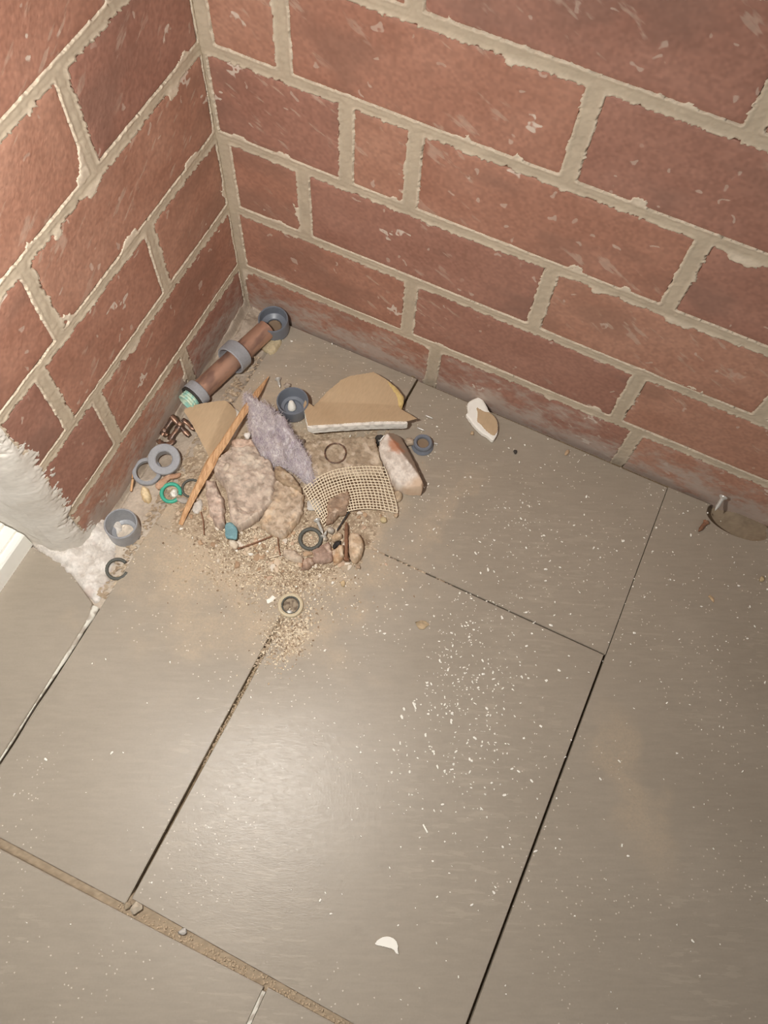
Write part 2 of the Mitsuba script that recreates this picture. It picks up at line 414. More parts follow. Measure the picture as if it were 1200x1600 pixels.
def make_wall(key, bricks, us, vs, place, seed, flip):
    P, F, c = joint_sheet(bricks, us, vs, place, seed)
    if flip: F = F[:, ::-1]
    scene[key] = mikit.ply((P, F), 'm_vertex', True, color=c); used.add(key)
    for i, (a0, a1, z0, z1, k) in enumerate(bricks):
        nu, nv = max(3, int((a1 - a0) / .009)), max(3, int((z1 - z0) / .009))
        uu = np.concatenate([[a0, a0, a0 + .0015], np.linspace(a0 + .006, a1 - .006, nu), [a1 - .0015, a1, a1]])
        vv = np.concatenate([[z0, z0, z0 + .0015], np.linspace(z0 + .006, z1 - .006, nv), [z1 - .0015, z1, z1]])
        U, V = np.meshgrid(uu, vv, indexing='ij')
        H = 0.0012 * (n2(U, V, 40, seed + i, 2) - .5) + .0004 * (n2(U, V, 200, i, 2) - .5)
        tilt = np.random.default_rng(seed * 100 + i).uniform(-.006, .006, 2)
        H = H + (U - (a0 + a1) / 2) * tilt[0] * .5 + (V - (z0 + z1) / 2) * tilt[1]
        H[1, :] -= .0010; H[-2, :] -= .0010; H[:, 1] -= .0010; H[:, -2] -= .0010
        H[0, :] = H[-1, :] = -.03; H[:, 0] = H[:, -1] = -.03
        P = place(U, H, V).reshape(-1, 3)
        n0, n1 = U.shape
        ii = np.arange(n0 * n1).reshape(n0, n1)
        q = np.stack([ii[:-1, :-1], ii[1:, :-1], ii[1:, 1:], ii[:-1, 1:]], -1).reshape(-1, 4)
        F = np.vstack([q[:, [0, 1, 2]], q[:, [0, 2, 3]]])
        if flip: F = F[:, ::-1]
        obj('brick', trimesh.Trimesh(P, F, process=False), f'm_brick_{(i * 7 + seed) % 3}', key, smooth=50)
    labels[key] = {'kind': 'structure'}


place_right = lambda a, h, b: np.stack([a, -h, b], -1)
place_left = lambda a, h, b: np.stack([h, -a, b], -1)
make_wall('wall_right', right, spaced(-.004, .66, 1.30, .00125, .006), spaced(-.012, .52, .90, .00125, .006), place_right, 1, False)
make_wall('wall_left', left, spaced(-.004, LEND - .024, LEND - .024, .00125, .006), spaced(-.012, .50, .90, .00125, .006), place_left, 2, True)

# the end of the left-hand wall, skimmed with plaster, and the smear that runs round onto its bricks
us, vs = np.arange(.225, LEND + .0001, .0015), np.arange(-.006, .26, .0015)
U, V = np.meshgrid(us, vs, indexing='ij')
bound = 0.232 + .9 * np.maximum(V - .06, 0) + .10 * ss(.15, .19, V) + .55 * np.maximum(.045 - V, 0) * 0
m_ = (U - (0.306 + .016 * np.exp(-((V - .05) / .022) ** 2) + .4 * np.maximum(V - .180, 0) - .010 * ss(.03, 0, V))) / .02 + (n2(U, V, 60, 31) - .5) * 1.7 + (n2(U * .5 + V * .4, V * 1.2 - U * .6, 330, 32) - .5) * 1.9
hh = -.0035 + .0046 * ss(-.6, .8, m_) + .0010 * (n2(U, V, 700, 37) - .5) - .016 * np.clip((U - LEND + .022) / .022, 0, 1) ** 2.2 + ss(0, .5, m_) * (.003 * (n2(U, V, 55, 33) - .4) + .0012 * (n2(U, V, 400, 34) - .5))
kk = n2(U, V, 50, 35)[..., None]
cc = lin(216, 211, 202) * (1 - kk) + lin(190, 183, 172) * kk
cc = cc * (.9 + .2 * n2(U, V, 500, 36)[..., None])
P, F = grid(us, vs, lambda u, v: place_left(u, hh, v))
obj('plaster_smear', (P, F[:, ::-1]), 'm_vertex', 'wall_left', smooth=True, color=cc.reshape(-1, 3), label='rough grey plaster smeared over the end of the bricks')
us, vs = np.arange(-.30, -.0029, .002), np.concatenate([np.arange(-.012, .30, .002), np.arange(.3, .91, .01)])
U, V = np.meshgrid(us, vs, indexing='ij')
hh = .0025 - .016 * np.clip((U + .026) / .022, 0, 1) ** 2.2 + .004 * (n2(U, V, 50, 41) - .5) + .0012 * (n2(U, V, 350, 42) - .5)
kk = n2(U, V, 45, 43)[..., None]
cc = (lin(216, 211, 202) * (1 - kk) + lin(192, 185, 174) * kk) * (.92 + .16 * n2(U, V, 500, 44)[..., None])
P, F = grid(us, vs, lambda u, v: np.stack([u, -LEND - hh, v], -1))
obj('plaster_reveal', (P, F), 'm_vertex', 'wall_left', smooth=True, color=cc.reshape(-1, 3), label='rough pale plaster on the end of the wall')

# ---------------------------------------------------------------- floor: screed, with tiles on it
HOLE = np.array([0.5835, -0.0155])
xs = np.concatenate([np.arange(-.40, -.09, .006), np.arange(-.09, .075, .0011), np.arange(.075, .66, .002), np.arange(.66, 1.4, .012)])
ys = np.concatenate([np.arange(-1.5, -.70, .012), np.arange(-.70, -.40, .002), np.arange(-.40, .012, .0012)])


def screed(U, V):
    z = -.0105 + .002 * (n2(U, V, 120, 51) - .5) + .0012 * (n2(U, V, 700, 52, 2) - .5)
    strip = ss(.052, .046, U) * ss(-.39, -.36, V)
    z = z + strip * (.0062 + .006 * (n2(U, V, 45, 53) - .45) + .002 * (n2(U, V, 240, 54) - .5))
    z = z + strip * .010 * ss(.010, .0, U) * ss(-.13, -.02, V) * n2(U, V, 70, 58)
    crack = np.abs(U - (.0045 + .008 * (n2(U, V, 30, 55) - .5)))
    z = z - .010 * ss(.0038, .0012, crack) * ss(-.30, -.27, V) * (.5 + .5 * n2(U, V, 90, 56))
    cor = ss(.060, .015, np.hypot(U - .012, V + .004)) * .010 * (n2(U, V, 110, 57) - .25)
    z = z + cor * strip
    ej = ss(-.596, -.592, V) * ss(-.574, -.578, V)                      # the wide joint is filled with dirt
    z = z + ej * (.0045 + .003 * n2(U, V, 260, 59))
    bj = ss(.0, .003, .0045 - np.abs(U - .209)) * ss(-.60, -.58, V)
    z = z + bj * ss(-.52, -.42, V) * (.0035 + .0035 * n2(U, V, 320, 60))
    hd = np.hypot((U - HOLE[0]) / .033, (V - HOLE[1]) / .0155)
    z = np.where(hd < 1.4, -.0165 + .0105 * ss(-.022, .012, U - HOLE[0] + .8 * (V - HOLE[1] - .004)) + .0022 * (n2(U, V, 130, 61) - .5) * ss(.5, 1.1, hd + ss(.01, -.02, U - HOLE[0]) * .6), z)
    return z


U, V = np.meshgrid(xs, ys, indexing='ij')
Z = screed(U, V)
k = ss(.3, .7, n2(U, V, 60, 62))[..., None]
cc = lin(182, 168, 152) * (1 - k) + lin(158, 143, 127) * k
pl = (ss(-.20, -.33, V) * ss(.06, .05, U))[..., None] * (.4 + .6 * n2(U, V, 90, 63)[..., None])
cc = cc * (1 - pl) + lin(204, 192, 176) * pl
dirt = (ss(.05, .056, U) * 1.0)[..., None]
dk = n2(U, V, 420, 64)[..., None]; wj = (ss(-.600, -.594, V) * ss(-.570, -.576, V))[..., None]
cc = cc * (1 - dirt) + ((lin(92, 76, 60) * (1 - dk) + lin(150, 130, 104) * dk) * (1 - wj) + (lin(140, 122, 102) * (1 - dk) + lin(176, 158, 134) * dk) * wj) * dirt
inh = (np.hypot((U - HOLE[0]) / .040, (V - HOLE[1]) / .020) < 1.2)[..., None]
cc = np.where(inh, lin(140, 124, 104) * (.9 + .2 * k), cc)
cc = np.clip(cc * (.84 + .32 * n2(U, V, 900, 65, 2)[..., None]), 0, .9)
P, F = grid(xs, ys, lambda u, v: np.stack([u, v, Z], -1))
scene['floor'] = mikit.ply((P, F), 'm_vertex', True, color=cc.reshape(-1, 3)); used.add('floor')
labels['floor'] = {'kind': 'structure'}


def tile(poly, dz=0.0, tilt=(0, 0), hole=None, th=.0085):
    """A porcelain tile with a fine chamfer round its face."""
    P0 = Polygon(poly)
    if hole is not None: P0 = P0.difference(hole)
    if P0.geom_type != 'Polygon': P0 = max(P0.geoms, key=lambda g: g.area)
    P0 = P0.simplify(.00003)
    P1 = P0.buffer(-.0006, join_style=2)
    o, i = np.array(P0.exterior.coords)[:-1], None
    top = trimesh.creation.extrude_polygon(P1, .0006, engine='earcut')
    body = trimesh.creation.extrude_polygon(P0, th - .0006, engine='earcut')
    rim = np.array(P1.exterior.coords)[:-1]
    parts = [body]
    # chamfer band
    if len(rim) == len(o):
        s = int(np.argmin(((rim - o[0]) ** 2).sum(1))); rim = np.roll(rim, -s, 0)
        m = len(o); Vv = np.vstack([np.c_[o, np.full(m, th - .0006)], np.c_[rim, np.full(m, th)]])
        l = np.arange(m); l2 = (l + 1) % m
        Ff = np.vstack([np.stack([l, l2, m + l2], 1), np.stack([l, m + l2, m + l], 1)])
        parts.append(trimesh.Trimesh(Vv, Ff, process=False))
        top.apply_translation([0, 0, th - .0006])
        parts.append(top)
    else:
        top.apply_translation([0, 0, th - .0006]); parts.append(top)
    mm = trimesh.util.concatenate(parts)
    c = np.array(P0.centroid.coords[0])
    mm.vertices[:, 2] += -th + dz + (mm.vertices[:, 0] - c[0]) * tilt[0] + (mm.vertices[:, 1] - c[1]) * tilt[1]
    return mm


hole = Polygon([(HOLE[0] + .033 * math.cos(a) * (1 + .03 * math.sin(3 * a)), HOLE[1] + .0135 * math.sin(a) + (.004 if math.sin(a) > 0 else 0)) for a in np.linspace(0, 2 * np.pi, 48)[:-1]]).union(
    Polygon([(HOLE[0] - .020, HOLE[1]), (HOLE[0] + .024, HOLE[1]), (HOLE[0] + .02, .01), (HOLE[0] - .012, .01)]))
TILES = [
    ([(.0485, -.2765), (.2055, -.2735), (.2145, -.004), (.0530, -.004)], -.0008, (0, 0), None),          # under the rubble, to the corner
    ([(.0475, -.5855), (.2065, -.5845), (.2060, -.2755), (.0480, -.2770)], .0, (.001, 0), None),
    ([(.2090, -.5785), (.5010, -.5835), (.5030, -.2065), (.2120, -.2065)], .0003, (0, .0008), None),
    ([(.2120, -.2045), (.5046, -.2050), (.5055, -.0075), (.2170, -.0060)], -.0002, (0, 0), None),
    ([(.5040, -.610), (.802, -.610), (.806, -.0030), (.5060, -.0065)], .0, (0, 0), hole),
    ([(.808, -.610), (1.11, -.610), (1.11, -.003), (.808, -.003)], .0, (0, 0), None),
    ([(-.02, -1.19), (.3385, -1.19), (.3405, -.5895), (-.02, -.5945)], .0, (0, 0), None),
    ([(.3435, -1.19), (.70, -1.19), (.70, -.613), (.5030, -.613), (.5000, -.5885), (.3440, -.5885)], .0, (0, 0), None),
    ([(.703, -1.19), (1.11, -1.19), (1.11, -.613), (.703, -.613)], .0, (0, 0), None),
    ([(-.30, -.94), (.0435, -.94), (.0440, -.385), (.0385, -.3740), (.022, -.3660), (.0, -.3560), (-.012, -.352), (-.30, -.350)], .002, (0, 0), None),
]
for po, dz, ti, ho in TILES:
    obj('tile', tile(po, dz, ti, ho), 'm_tile', 'floor', smooth=20)
g = trimesh.creation.box((.0030, .59, .006)); g.apply_translation([.3421, -.8875, -.0042])
obj('grout', g, 'm_joint_white', 'floor', smooth=20, label='strip of pale grout between two front tiles')
# the pale sealant along the joint beside the threshold
pts = np.array([at(150, 948), at(138, 968), at(120, 998), at(100, 1030), at(75, 1068), at(50, 1106), at(20, 1156), at(-20, 1216)])
dens = np.vstack([np.stack([np.linspace(a[i], b[i], 8, endpoint=False) for i in range(3)], 1) for a, b in zip(pts[:-1], pts[1:])])
dens[:, 2] = -.0015; dens[:, 0] -= .0004
wd = .0013 + .0026 * n2(dens[:, 0] * 1, dens[:, 1], 150, 71) * ss(-.50, -.40, dens[:, 1]) + .0012 * ss(-.40, -.385, dens[:, 1])
obj('sealant', tube(dens, wd, 10, flat=.9), 'm_joint_white', 'floor', smooth=60, label='pale sealant squeezed along the joint')
# lumps of plaster at the foot of the wall's end
lump = ats([(152, 812), (196, 806), (186, 838), (172, 905), (150, 945), (128, 926), (100, 893), (70, 868), (36, 842), (45, 822), (100, 810)])
Lm = slab(lump, -.009, lambda x, y: .010 + .016 * ss(.020, -.012, x) * n2(x, y, 60, 72) + .006 * (n2(x, y, 160, 79) - .5), .0012, .008, .0034, 190, 73, ragged=.0035, low=.1)
obj('plaster_lump', Lm, 'm_vertex', 'wall_left', smooth=True, color=mottled(Lm, [(222, 214, 204), (198, 188, 176), (210, 194, 182)], 120, 74), label='lumpy plaster spilled at the foot of the wall')

# the white sill beside the wall's end
prof = [(-.17, 0), (-.045, 0), (-.045, .024), (-.0465, .026), (-.051, .026), (-.0515, .0245), (-.053, .0245), (-.0535, .028), (-.064, .028), (-.0645, .0265), (-.066, .0265), (-.0665, .031), (-.17, .031)]
sill = trimesh.creation.extrude_polygon(Polygon(prof), .62, engine='earcut')
sv = sill.vertices.copy(); sill.vertices = np.stack([sv[:, 0], -.3485 - sv[:, 2], sv[:, 1] + .002], 1); sill.fix_normals()
scene['trim_1'] = mikit.ply(sill, 'm_white_paint', 20); used.add('trim_1'); labels['trim_1'] = {'kind': 'structure'}

# ---------------------------------------------------------------- dust and grains (nobody could count them)
xs, ys = np.arange(.035, .345, .001), np.arange(-.365, -.055, .001)
U, V = np.meshgrid(xs, ys, indexing='ij')
heap = Polygon(ats([(330, 715), (400, 690), (480, 690), (600, 695), (620, 770), (590, 810), (570, 878), (520, 898), (470, 925), (425, 905), (395, 872), (335, 845), (290, 815), (300, 770)]))
hp = np.array(heap.exterior.coords)
dens = densify(hp[:-1], .002); dd = cKDTree(dens).query(np.stack([U.ravel(), V.ravel()], 1))[0].reshape(U.shape)
sdm = np.where(contains_xy(heap, U, V), dd, -dd)
Z = -.0016 + .0046 * ss(-.028, .045, sdm + .030 * (n2(U, V, 60, 81) - .5)) + .0016 * (n2(U, V, 240, 82, 4) - .5) + .0009 * (n2(U, V, 900, 83, 2) - .5) + .0003
k = ss(.35, .65, n2(U, V, 90, 84))[..., None]
cc = lin(178, 160, 138) * (1 - k) + lin(156, 137, 115) * k
k2 = ss(.56, .66, n2(U, V, 700, 85, 2))[..., None]
cc = cc * (1 - .6 * k2) + lin(214, 198, 172) * .6 * k2
k3 = ss(.60, .72, n2(U, V, 330, 86))[..., None]
cc = np.clip((cc * (1 - .6 * k3) + lin(124, 103, 84) * .6 * k3) * (.85 + .3 * n2(U, V, 1500, 87, 2)[..., None]), 0, .9)
P, F = grid(xs, ys, lambda u, v: np.stack([u, v, Z], -1))
ok = (P[F][:, :, 2] > -.0012).any(1)
hx, hy, hZ = xs, ys, Z


def ground(x, y):
    i = int(np.clip(round((x - hx[0]) / .001), 0, len(hx) - 1)); j = int(np.clip(round((y - hy[0]) / .001), 0, len(hy) - 1))
    inside = hx[0] <= x <= hx[-1] and hy[0] <= y <= hy[-1]
    b = 0.0 if x > .048 else float(screed(np.array([[x]]), np.array([[y]]))[0, 0])
    return max(b, float(hZ[i, j])) if inside else b


OCT = trimesh.creation.icosahedron()


def grains(pos, size, seed, flatten=.6, long=1.0):
    rng = np.random.default_rng(seed); n = len(pos)
    v0 = OCT.vertices
    V = np.repeat(v0[None], n, 0) * rng.uniform(.6, 1.25, (n, len(v0), 1))
    st = np.stack([rng.uniform(1, long, n), np.ones(n), np.full(n, flatten)], 1)
    V = V * st[:, None]
    a = rng.uniform(0, 2 * np.pi, n); c, s = np.cos(a), np.sin(a)
    X = V[..., 0] * c[:, None] - V[..., 1] * s[:, None]; Y = V[..., 0] * s[:, None] + V[..., 1] * c[:, None]
    V = np.stack([X, Y, V[..., 2]], -1) * np.asarray(size)[:, None, None] + pos[:, None]
    F = np.tile(OCT.faces, (n, 1, 1)) + (np.arange(n) * len(v0))[:, None, None]
    return trimesh.Trimesh(V.reshape(-1, 3), F.reshape(-1, 3), process=False)


def scatter(n, cx, cy, sx, sy, seed, rot=0.0):
    rng = np.random.default_rng(seed)
    g = rng.normal(size=(n, 2)) * [sx, sy]
    c, s = math.cos(rot), math.sin(rot)
    p = np.stack([cx + g[:, 0] * c - g[:, 1] * s, cy + g[:, 0] * s + g[:, 1] * c], 1)
    return p[(p[:, 0] > .004) & (p[:, 1] < -.006) & ((p[:, 0] > .05) | (p[:, 1] > -.34))]


def lay(p, size):
    return np.array([[x, y, ground(x, y) + s * .4] for (x, y), s in zip(p, size)])


pc = at(425, 872)
spk = np.vstack([scatter(150, .30, -.13, .10, .06, 42), scatter(160, .30, -.24, .05, .09, 41, .3)]); spk = spk[(spk[:, 0] < .345) & (spk[:, 1] > -.365)]
gm, gc = [], []
for n, seed, lo, hi, col in ((3400, 1, .00030, .00085, (220, 206, 182)), (3200, 2, .0003, .0008, (184, 164, 138)), (1500, 3, .0003, .0008, (142, 120, 98))):
    p = np.vstack([scatter(int(n * .62), pc[0], pc[1], .036, .022, seed, .15), scatter(int(n * .14), .17, -.215, .045, .035, seed + 20), scatter(int(n * .24), .222, -.318, .010, .016, seed + 30)])
    rng = np.random.default_rng(seed + 5); sz = rng.uniform(lo, hi, len(p)) * rng.choice([1, 1, 1.4], len(p))
    g = grains(lay(p, sz), sz, seed, .6, 1.8); gm.append(g); gc.append(np.tile(lin(*col), (len(g.vertices), 1)) * np.repeat(rng.uniform(.8, 1.1, len(p)), 12)[:, None])
rng = np.random.default_rng(19); sz = rng.uniform(.00028, .0007, len(spk)) * rng.choice([1, 1, 1.6], len(spk)); g = grains(lay(spk, sz), sz, 21, .5, 2.2); gm.append(g); gc.append(np.tile(lin(230, 224, 212), (len(g.vertices), 1)))
ref = np.unique(F[ok]); back = np.full(len(P), -1); back[ref] = np.arange(len(ref))
nb = len(ref)
allm = trimesh.util.concatenate([trimesh.Trimesh(P[ref], back[F[ok]], process=False)] + gm)
allc = np.clip(np.vstack([cc.reshape(-1, 3)[ref]] + gc), 0, .9)
obj('dust_heap', allm, 'm_vertex', smooth=True, color=allc, label='heap of sandy brown dust and sawdust beneath the rubble in the corner', cat='dust', kind='stuff')
# white plaster specks over the tiles
p = np.vstack([scatter(520, .36, -.26, .06, .10, 41, .3), scatter(420, .30, -.13, .10, .06, 42), scatter(130, .55, -.12, .08, .08, 43), scatter(260, .36, -.32, .20, .14, 44), scatter(350, .40, -.30, .03, .07, 45, .4)])
p = p[(p[:, 0] < .95) & (p[:, 1] > -.75) & ((p[:, 0] > .350) | (p[:, 1] < -.37))]
rng = np.random.default_rng(9); sz = rng.uniform(.00028, .0007, len(p)) * rng.choice([1, 1, 1, 1.7], len(p))
obj('plaster_specks', grains(np.c_[p, sz * .3 + .0003], sz, 12, .5, 2.2), 'm_white', smooth=False, label='tiny white plaster specks strewn over the grey tiles', cat='grit', kind='stuff')
# dirt in the wide joint
rng = np.random.default_rng(15)
p = np.stack([rng.uniform(.20, .46, 420), -.5865 + rng.normal(0, .0026, 420)], 1); sz = rng.uniform(.0004, .0011, len(p))
obj('joint_grit', grains(np.c_[p, rng.uniform(-.005, -.0025, len(p))], sz, 16, .8, 1.6), 'm_grain_sand', smooth=False, label='crumbled grout lying in the wide joint between the tiles', cat='grit', kind='stuff')
p = np.stack([.209 + rng.normal(0, .0012, 500), rng.uniform(-.46, -.30, 500)], 1); sz = rng.uniform(.0003, .0010, len(p))
obj('joint_grit', grains(np.c_[p, rng.uniform(-.006, -.0025, len(p))], sz, 17, .8, 1.6), 'm_grain_sand', smooth=False, label='crumbs of grout lying in the joint below the cream ring', cat='grit', kind='stuff')

# ---------------------------------------------------------------- copper pipe and the grey fittings
A, B = at(417, 513, .0135), at(303, 618, .0135)
A[2] = B[2] = .0125
ax = (B - A) / np.linalg.norm(B - A)
t = thing('copper_pipe', 'length of dull copper pipe lying along the left-hand wall', 'pipe')
L = np.linalg.norm(B - A)
obj('tube', aim(lathe([(.0110, 0), (.0110, L), (.0098, L), (.0098, 0)], 40), A, ax), 'm_copper', t)
end = lathe([(.0080, 0), (.0104, 0), (.0106, .002), (.0098, .003), (.0106, .004), (.0098, .0055), (.0106, .007), (.0098, .0085), (.0106, .010), (.0100, .0115), (.0080, .0115)], 40)
obj('threaded_end', aim(end, B + ax * .0005, ax), 'm_verdigris', t, label='end crusted with pale green verdigris')
t = key_for('pipe_collar'); tag(t, 'grey plastic collar on the pipe end next to the green crust', 'pipe fitting')
obj('sleeve', aim(lathe([(.0116, 0), (.0138, 0), (.0145, .001), (.0145, .0095), (.0138, .0105), (.0116, .0105)], 44), B - ax * .0095, ax), 'm_grey_plastic', t)
obj('gasket', aim(lathe([(.0112, 0), (.0138, 0), (.0138, .0026), (.0112, .0026)], 44), B + ax * .001, ax), 'm_black', t, label='black rubber gasket')
c = at(365, 557, .016); k = np.dot(c - A, ax); c = A + ax * k
obj('pipe_ring', aim(lathe([(.0148, -.0075), (.0162, -.0080), (.0170, -.0070), (.0170, .0070), (.0162, .0080), (.0148, .0075)], 48), c + [0.0008, 0, .0045], ax + [.10, 0.05, .10]), 'm_grey_plastic', label='loose grey plastic ring slipped over the middle of the copper pipe', cat='ring')


def cup_profile(R, H, bore, step, hole_r):
    return [(hole_r, 0), (R * .97, 0), (R, .001), (R, H - .001), (R - .0006, H), (bore + .0006, H), (bore, H - .0008), (bore * .94, step + .002), (hole_r + .0012, step), (hole_r, step - .001)]


p = at(427, 497, .021); p[2] = .001
t = thing('pipe_reducer', 'blue grey plastic cup fitting standing in the corner at the pipe end', 'pipe fitting')
obj('cup', aim(lathe(cup_profile(.0165, .0215, .0148, .008, .0085), 48), p, [.03, -.08, 1]), 'm_blue_grey_plastic', t)
obj('plug', aim(lathe([(0, 0), (.0082, 0), (.0082, .005), (.0070, .006), (0, .006)], 30), p, [.03, -.08, 1]), 'm_tile_edge', t, label='dusty grey infill of the hole')
p = at(457, 626, .020); p[2] = .0005
t = thing('plastic_cup', 'blue grey plastic cup beside the screw, holding a white lump', 'pipe fitting')
obj('cup', lathe([(0, 0), (.0150, 0), (.0156, .001), (.0168, .019), (.0164, .0198), (.0156, .0198), (.0152, .019), (.0128, .007), (.0095, .006), (.009, .003), (0, .003)], 48), 'm_blue_grey_plastic', t)
scene[t + '__cup']['to_world'] = T().translate(p.tolist())
obj('white_plug', aim(lathe([(0, 0), (.0042, 0), (.0046, .002), (.0040, .005), (.0026, .009), (.0020, .010), (0, .0105)], 24), p + [-.001, -.001, .0032], [-.25, .35, 1]), 'm_white', label='white plastic wall plug inside the blue grey cup', cat='plug')
p = at(187, 818, .020); p[2] = ground(*p[:2]) + .0005
obj('pipe_coupling', aim(lathe([(.0085, 0), (.0150, 0), (.0158, .001), (.0162, .023), (.0156, .024), (.0146, .024), (.0141, .023), (.0122, .004), (.0092, .0025), (.0085, .0018)], 56), p, [.03, .02, 1]), 'm_grey_plastic', label='pale grey plastic coupling standing open on the rough screed', cat='pipe fitting')
p = at(229, 735, .004); p[2] = ground(*p[:2]) + .003
obj('ring_washer', aim(lathe([(.0108, 0), (.0140, 0), (.0148, .0008), (.0148, .0050), (.0140, .0058), (.0108, .0058)], 48), p, [.12, -.10, 1]), 'm_grey_plastic', label='flat grey plastic ring lying half under the grey flanged bush', cat='ring')
p = at(256, 717, .014)
t = thing('flanged_bush', 'grey flanged plastic bush resting on the flat grey ring', 'pipe fitting')
obj('flange', aim(lathe([(.0082, 0), (.0158, 0), (.0158, .0012), (.0163, .0104), (.0156, .0112), (.0092, .0112), (.0082, .0104)], 52), p - np.array([.16, -.20, 1]) * .0108, [.16, -.20, 1]), 'm_grey_plastic', t)
obj('spigot', aim(lathe([(.0082, 0), (.0112, 0), (.0112, .004), (.0082, .004)], 40), p - np.array([.16, -.20, 1]) * .0135, [.16, -.20, 1]), 'm_grey_plastic', t)
p = at(661, 691, .009); p[2] = .0
t = thing('rubber_grommet', 'small grey rubber grommet standing beside the mortar wedge', 'grommet')
obj('body', lathe([(.0, 0), (.0112, 0), (.0116, .001), (.0100, .0032), (.0094, .0045), (.0098, .0085), (.0090, .0098), (.0072, .0098), (.0064, .0088), (.0062, .004), (0, .0038)], 44), 'm_blue_grey_plastic', t, to_world=T().translate(p.tolist()))
obj('infill', lathe([(0, 0), (.0062, 0), (.0062, .0015), (0, .0018)], 24), 'm_tile_edge', t, to_world=T().translate((p + [0, 0, .0039]).tolist()), label='dirt inside the grommet')

# rings of rubber, wire and plastic


def ring(name, px, py, R, r, m, label, tilt=(0, 0, 1), arc=(0, 360), dz=0.0, flat=1.0, z=None):
    q = at(px, py, z if z is not None else .003)
    h = (ground(q[0], q[1]) if z is None else z) + r * flat + dz
    q = at(px, py, h)
    return obj(name, aim(torus(R, r, 52, 14, arc, flat), q, tilt), m, label=label, cat='ring', smooth=True)


ring('rubber_ring', 183, 889, .0098, .0016, 'm_rubber', 'dark rubber ring, broken open, lying alone on the plaster beside the tile edge', (.1, -.05, 1), (70, 370))
ring('rubber_ring', 485, 842, .0103, .0019, 'm_rubber', 'thick dark rubber ring below the tan mortar cake, next to a screw', (.02, -.06, 1), dz=.001)
ring('rubber_ring', 299, 763, .0092, .0013, 'm_rubber', 'thin dark ring half hidden under the wooden splinter', (.05, -.1, 1))
ring('green_ring', 267, 770, .0094, .0019, 'm_green_rubber', 'bright green rubber ring holding a white lump, left of the splinter', (.05, -.12, 1), (20, 350), dz=.001)
ring('wire_ring', 524, 708, .0108, .0007, 'm_bronze', 'thin brown wire ring lying on the sandy mortar slab', (.03, -.12, 1), z=.0135, dz=.001)
q = at(454, 945, .004); q[2] = .0010
t = thing('washer', 'cream plastic washer at the top of the tile joint, full of dirt', 'washer')
obj('rim', lathe([(.0088, 0), (.0118, 0), (.0124, .0012), (.0118, .0032), (.0104, .0038), (.0090, .0030)], 52), 'm_cream_plastic', t, to_world=T().translate(q.tolist()))
obj('inner_ring', aim(torus(.0084, .0008, 48, 10), q + [0, 0, .0018], [0, 0, 1]), 'm_rubber', t, label='dark metal inner ring')
Lm = slab(q[:2] + .0082 * np.stack([np.cos(np.linspace(0, 6.28, 25)[:-1]), np.sin(np.linspace(0, 6.28, 25)[:-1])], 1), -.0006, .0016, .0008, .001, .0007, 500, 91)
obj('dirt', Lm, 'm_vertex', t, smooth=True, color=mottled(Lm, [(160, 142, 118), (110, 92, 74), (196, 180, 156)], 350, 92))
q = at(452, 957, .003)
obj('bolt_head', aim(lathe([(0, 0), (.0032, 0), (.0032, .0014), (.0022, .0024), (0, .0028)], 20), [q[0], q[1], .0008], [.1, -.1, 1]), 'm_steel', label='shiny round bolt head inside the cream washer', cat='bolt')
q = at(271, 769, .005)
obj('white_lump', pebble([q[0], q[1], ground(q[0], q[1])], .0052, .0042, .0034, 5), 'm_gypsum', label='white plaster lump inside the green ring', cat='lump')

# ---------------------------------------------------------------- screws, nails, pins


def screw(p0, p1, head_r, r, label, key='screw', m='m_steel', pitch=.0012, thread=True, cat='screw'):
    p0, p1 = np.asarray(p0, float), np.asarray(p1, float)
    d = p1 - p0; Ln = np.linalg.norm(d)
    t = thing(key, label, cat)
    obj('head', aim(lathe([(0, 0), (head_r * .9, 0), (head_r, head_r * .18), (head_r * .95, head_r * .4), (r, head_r * .85), (0, head_r * .85)], 22), p0, d), m, t)
    z0, pr = head_r * .7, [(0, head_r * .7)]
    z = z0
    while z < Ln - r * 2:
        pr += [(r, z), (r * (1.0 if not thread else .72), z + pitch * .5)]; z += pitch
    pr += [(r * .8, Ln - r * 2), (r * .1, Ln), (0, Ln)]
    obj('shank', aim(lathe(pr, 14), p0, d), m, t)
    return t


def on(px, py, h):
    q = at(px, py, h); return np.array([q[0], q[1], h])


screw(on(434, 591, .0034), on(438, 606, .0018), .0034, .0016, 'small bright screw lying behind the blue grey cup beside a pebble')
screw(on(495, 811, .0095), on(505, 835, .0080), .0038, .0019, 'steel screw lying between the dark rubber ring and the grey flake')
screw(on(505, 840, .0090), on(511, 828, .0092), .0034, .0016, 'short stubby screw at the tip of the longer steel screw')
screw(on(593, 690, .0072), on(602, 679, .0062), .0020, .0011, 'thin bright screw beside the black scrap under the large plasterboard')
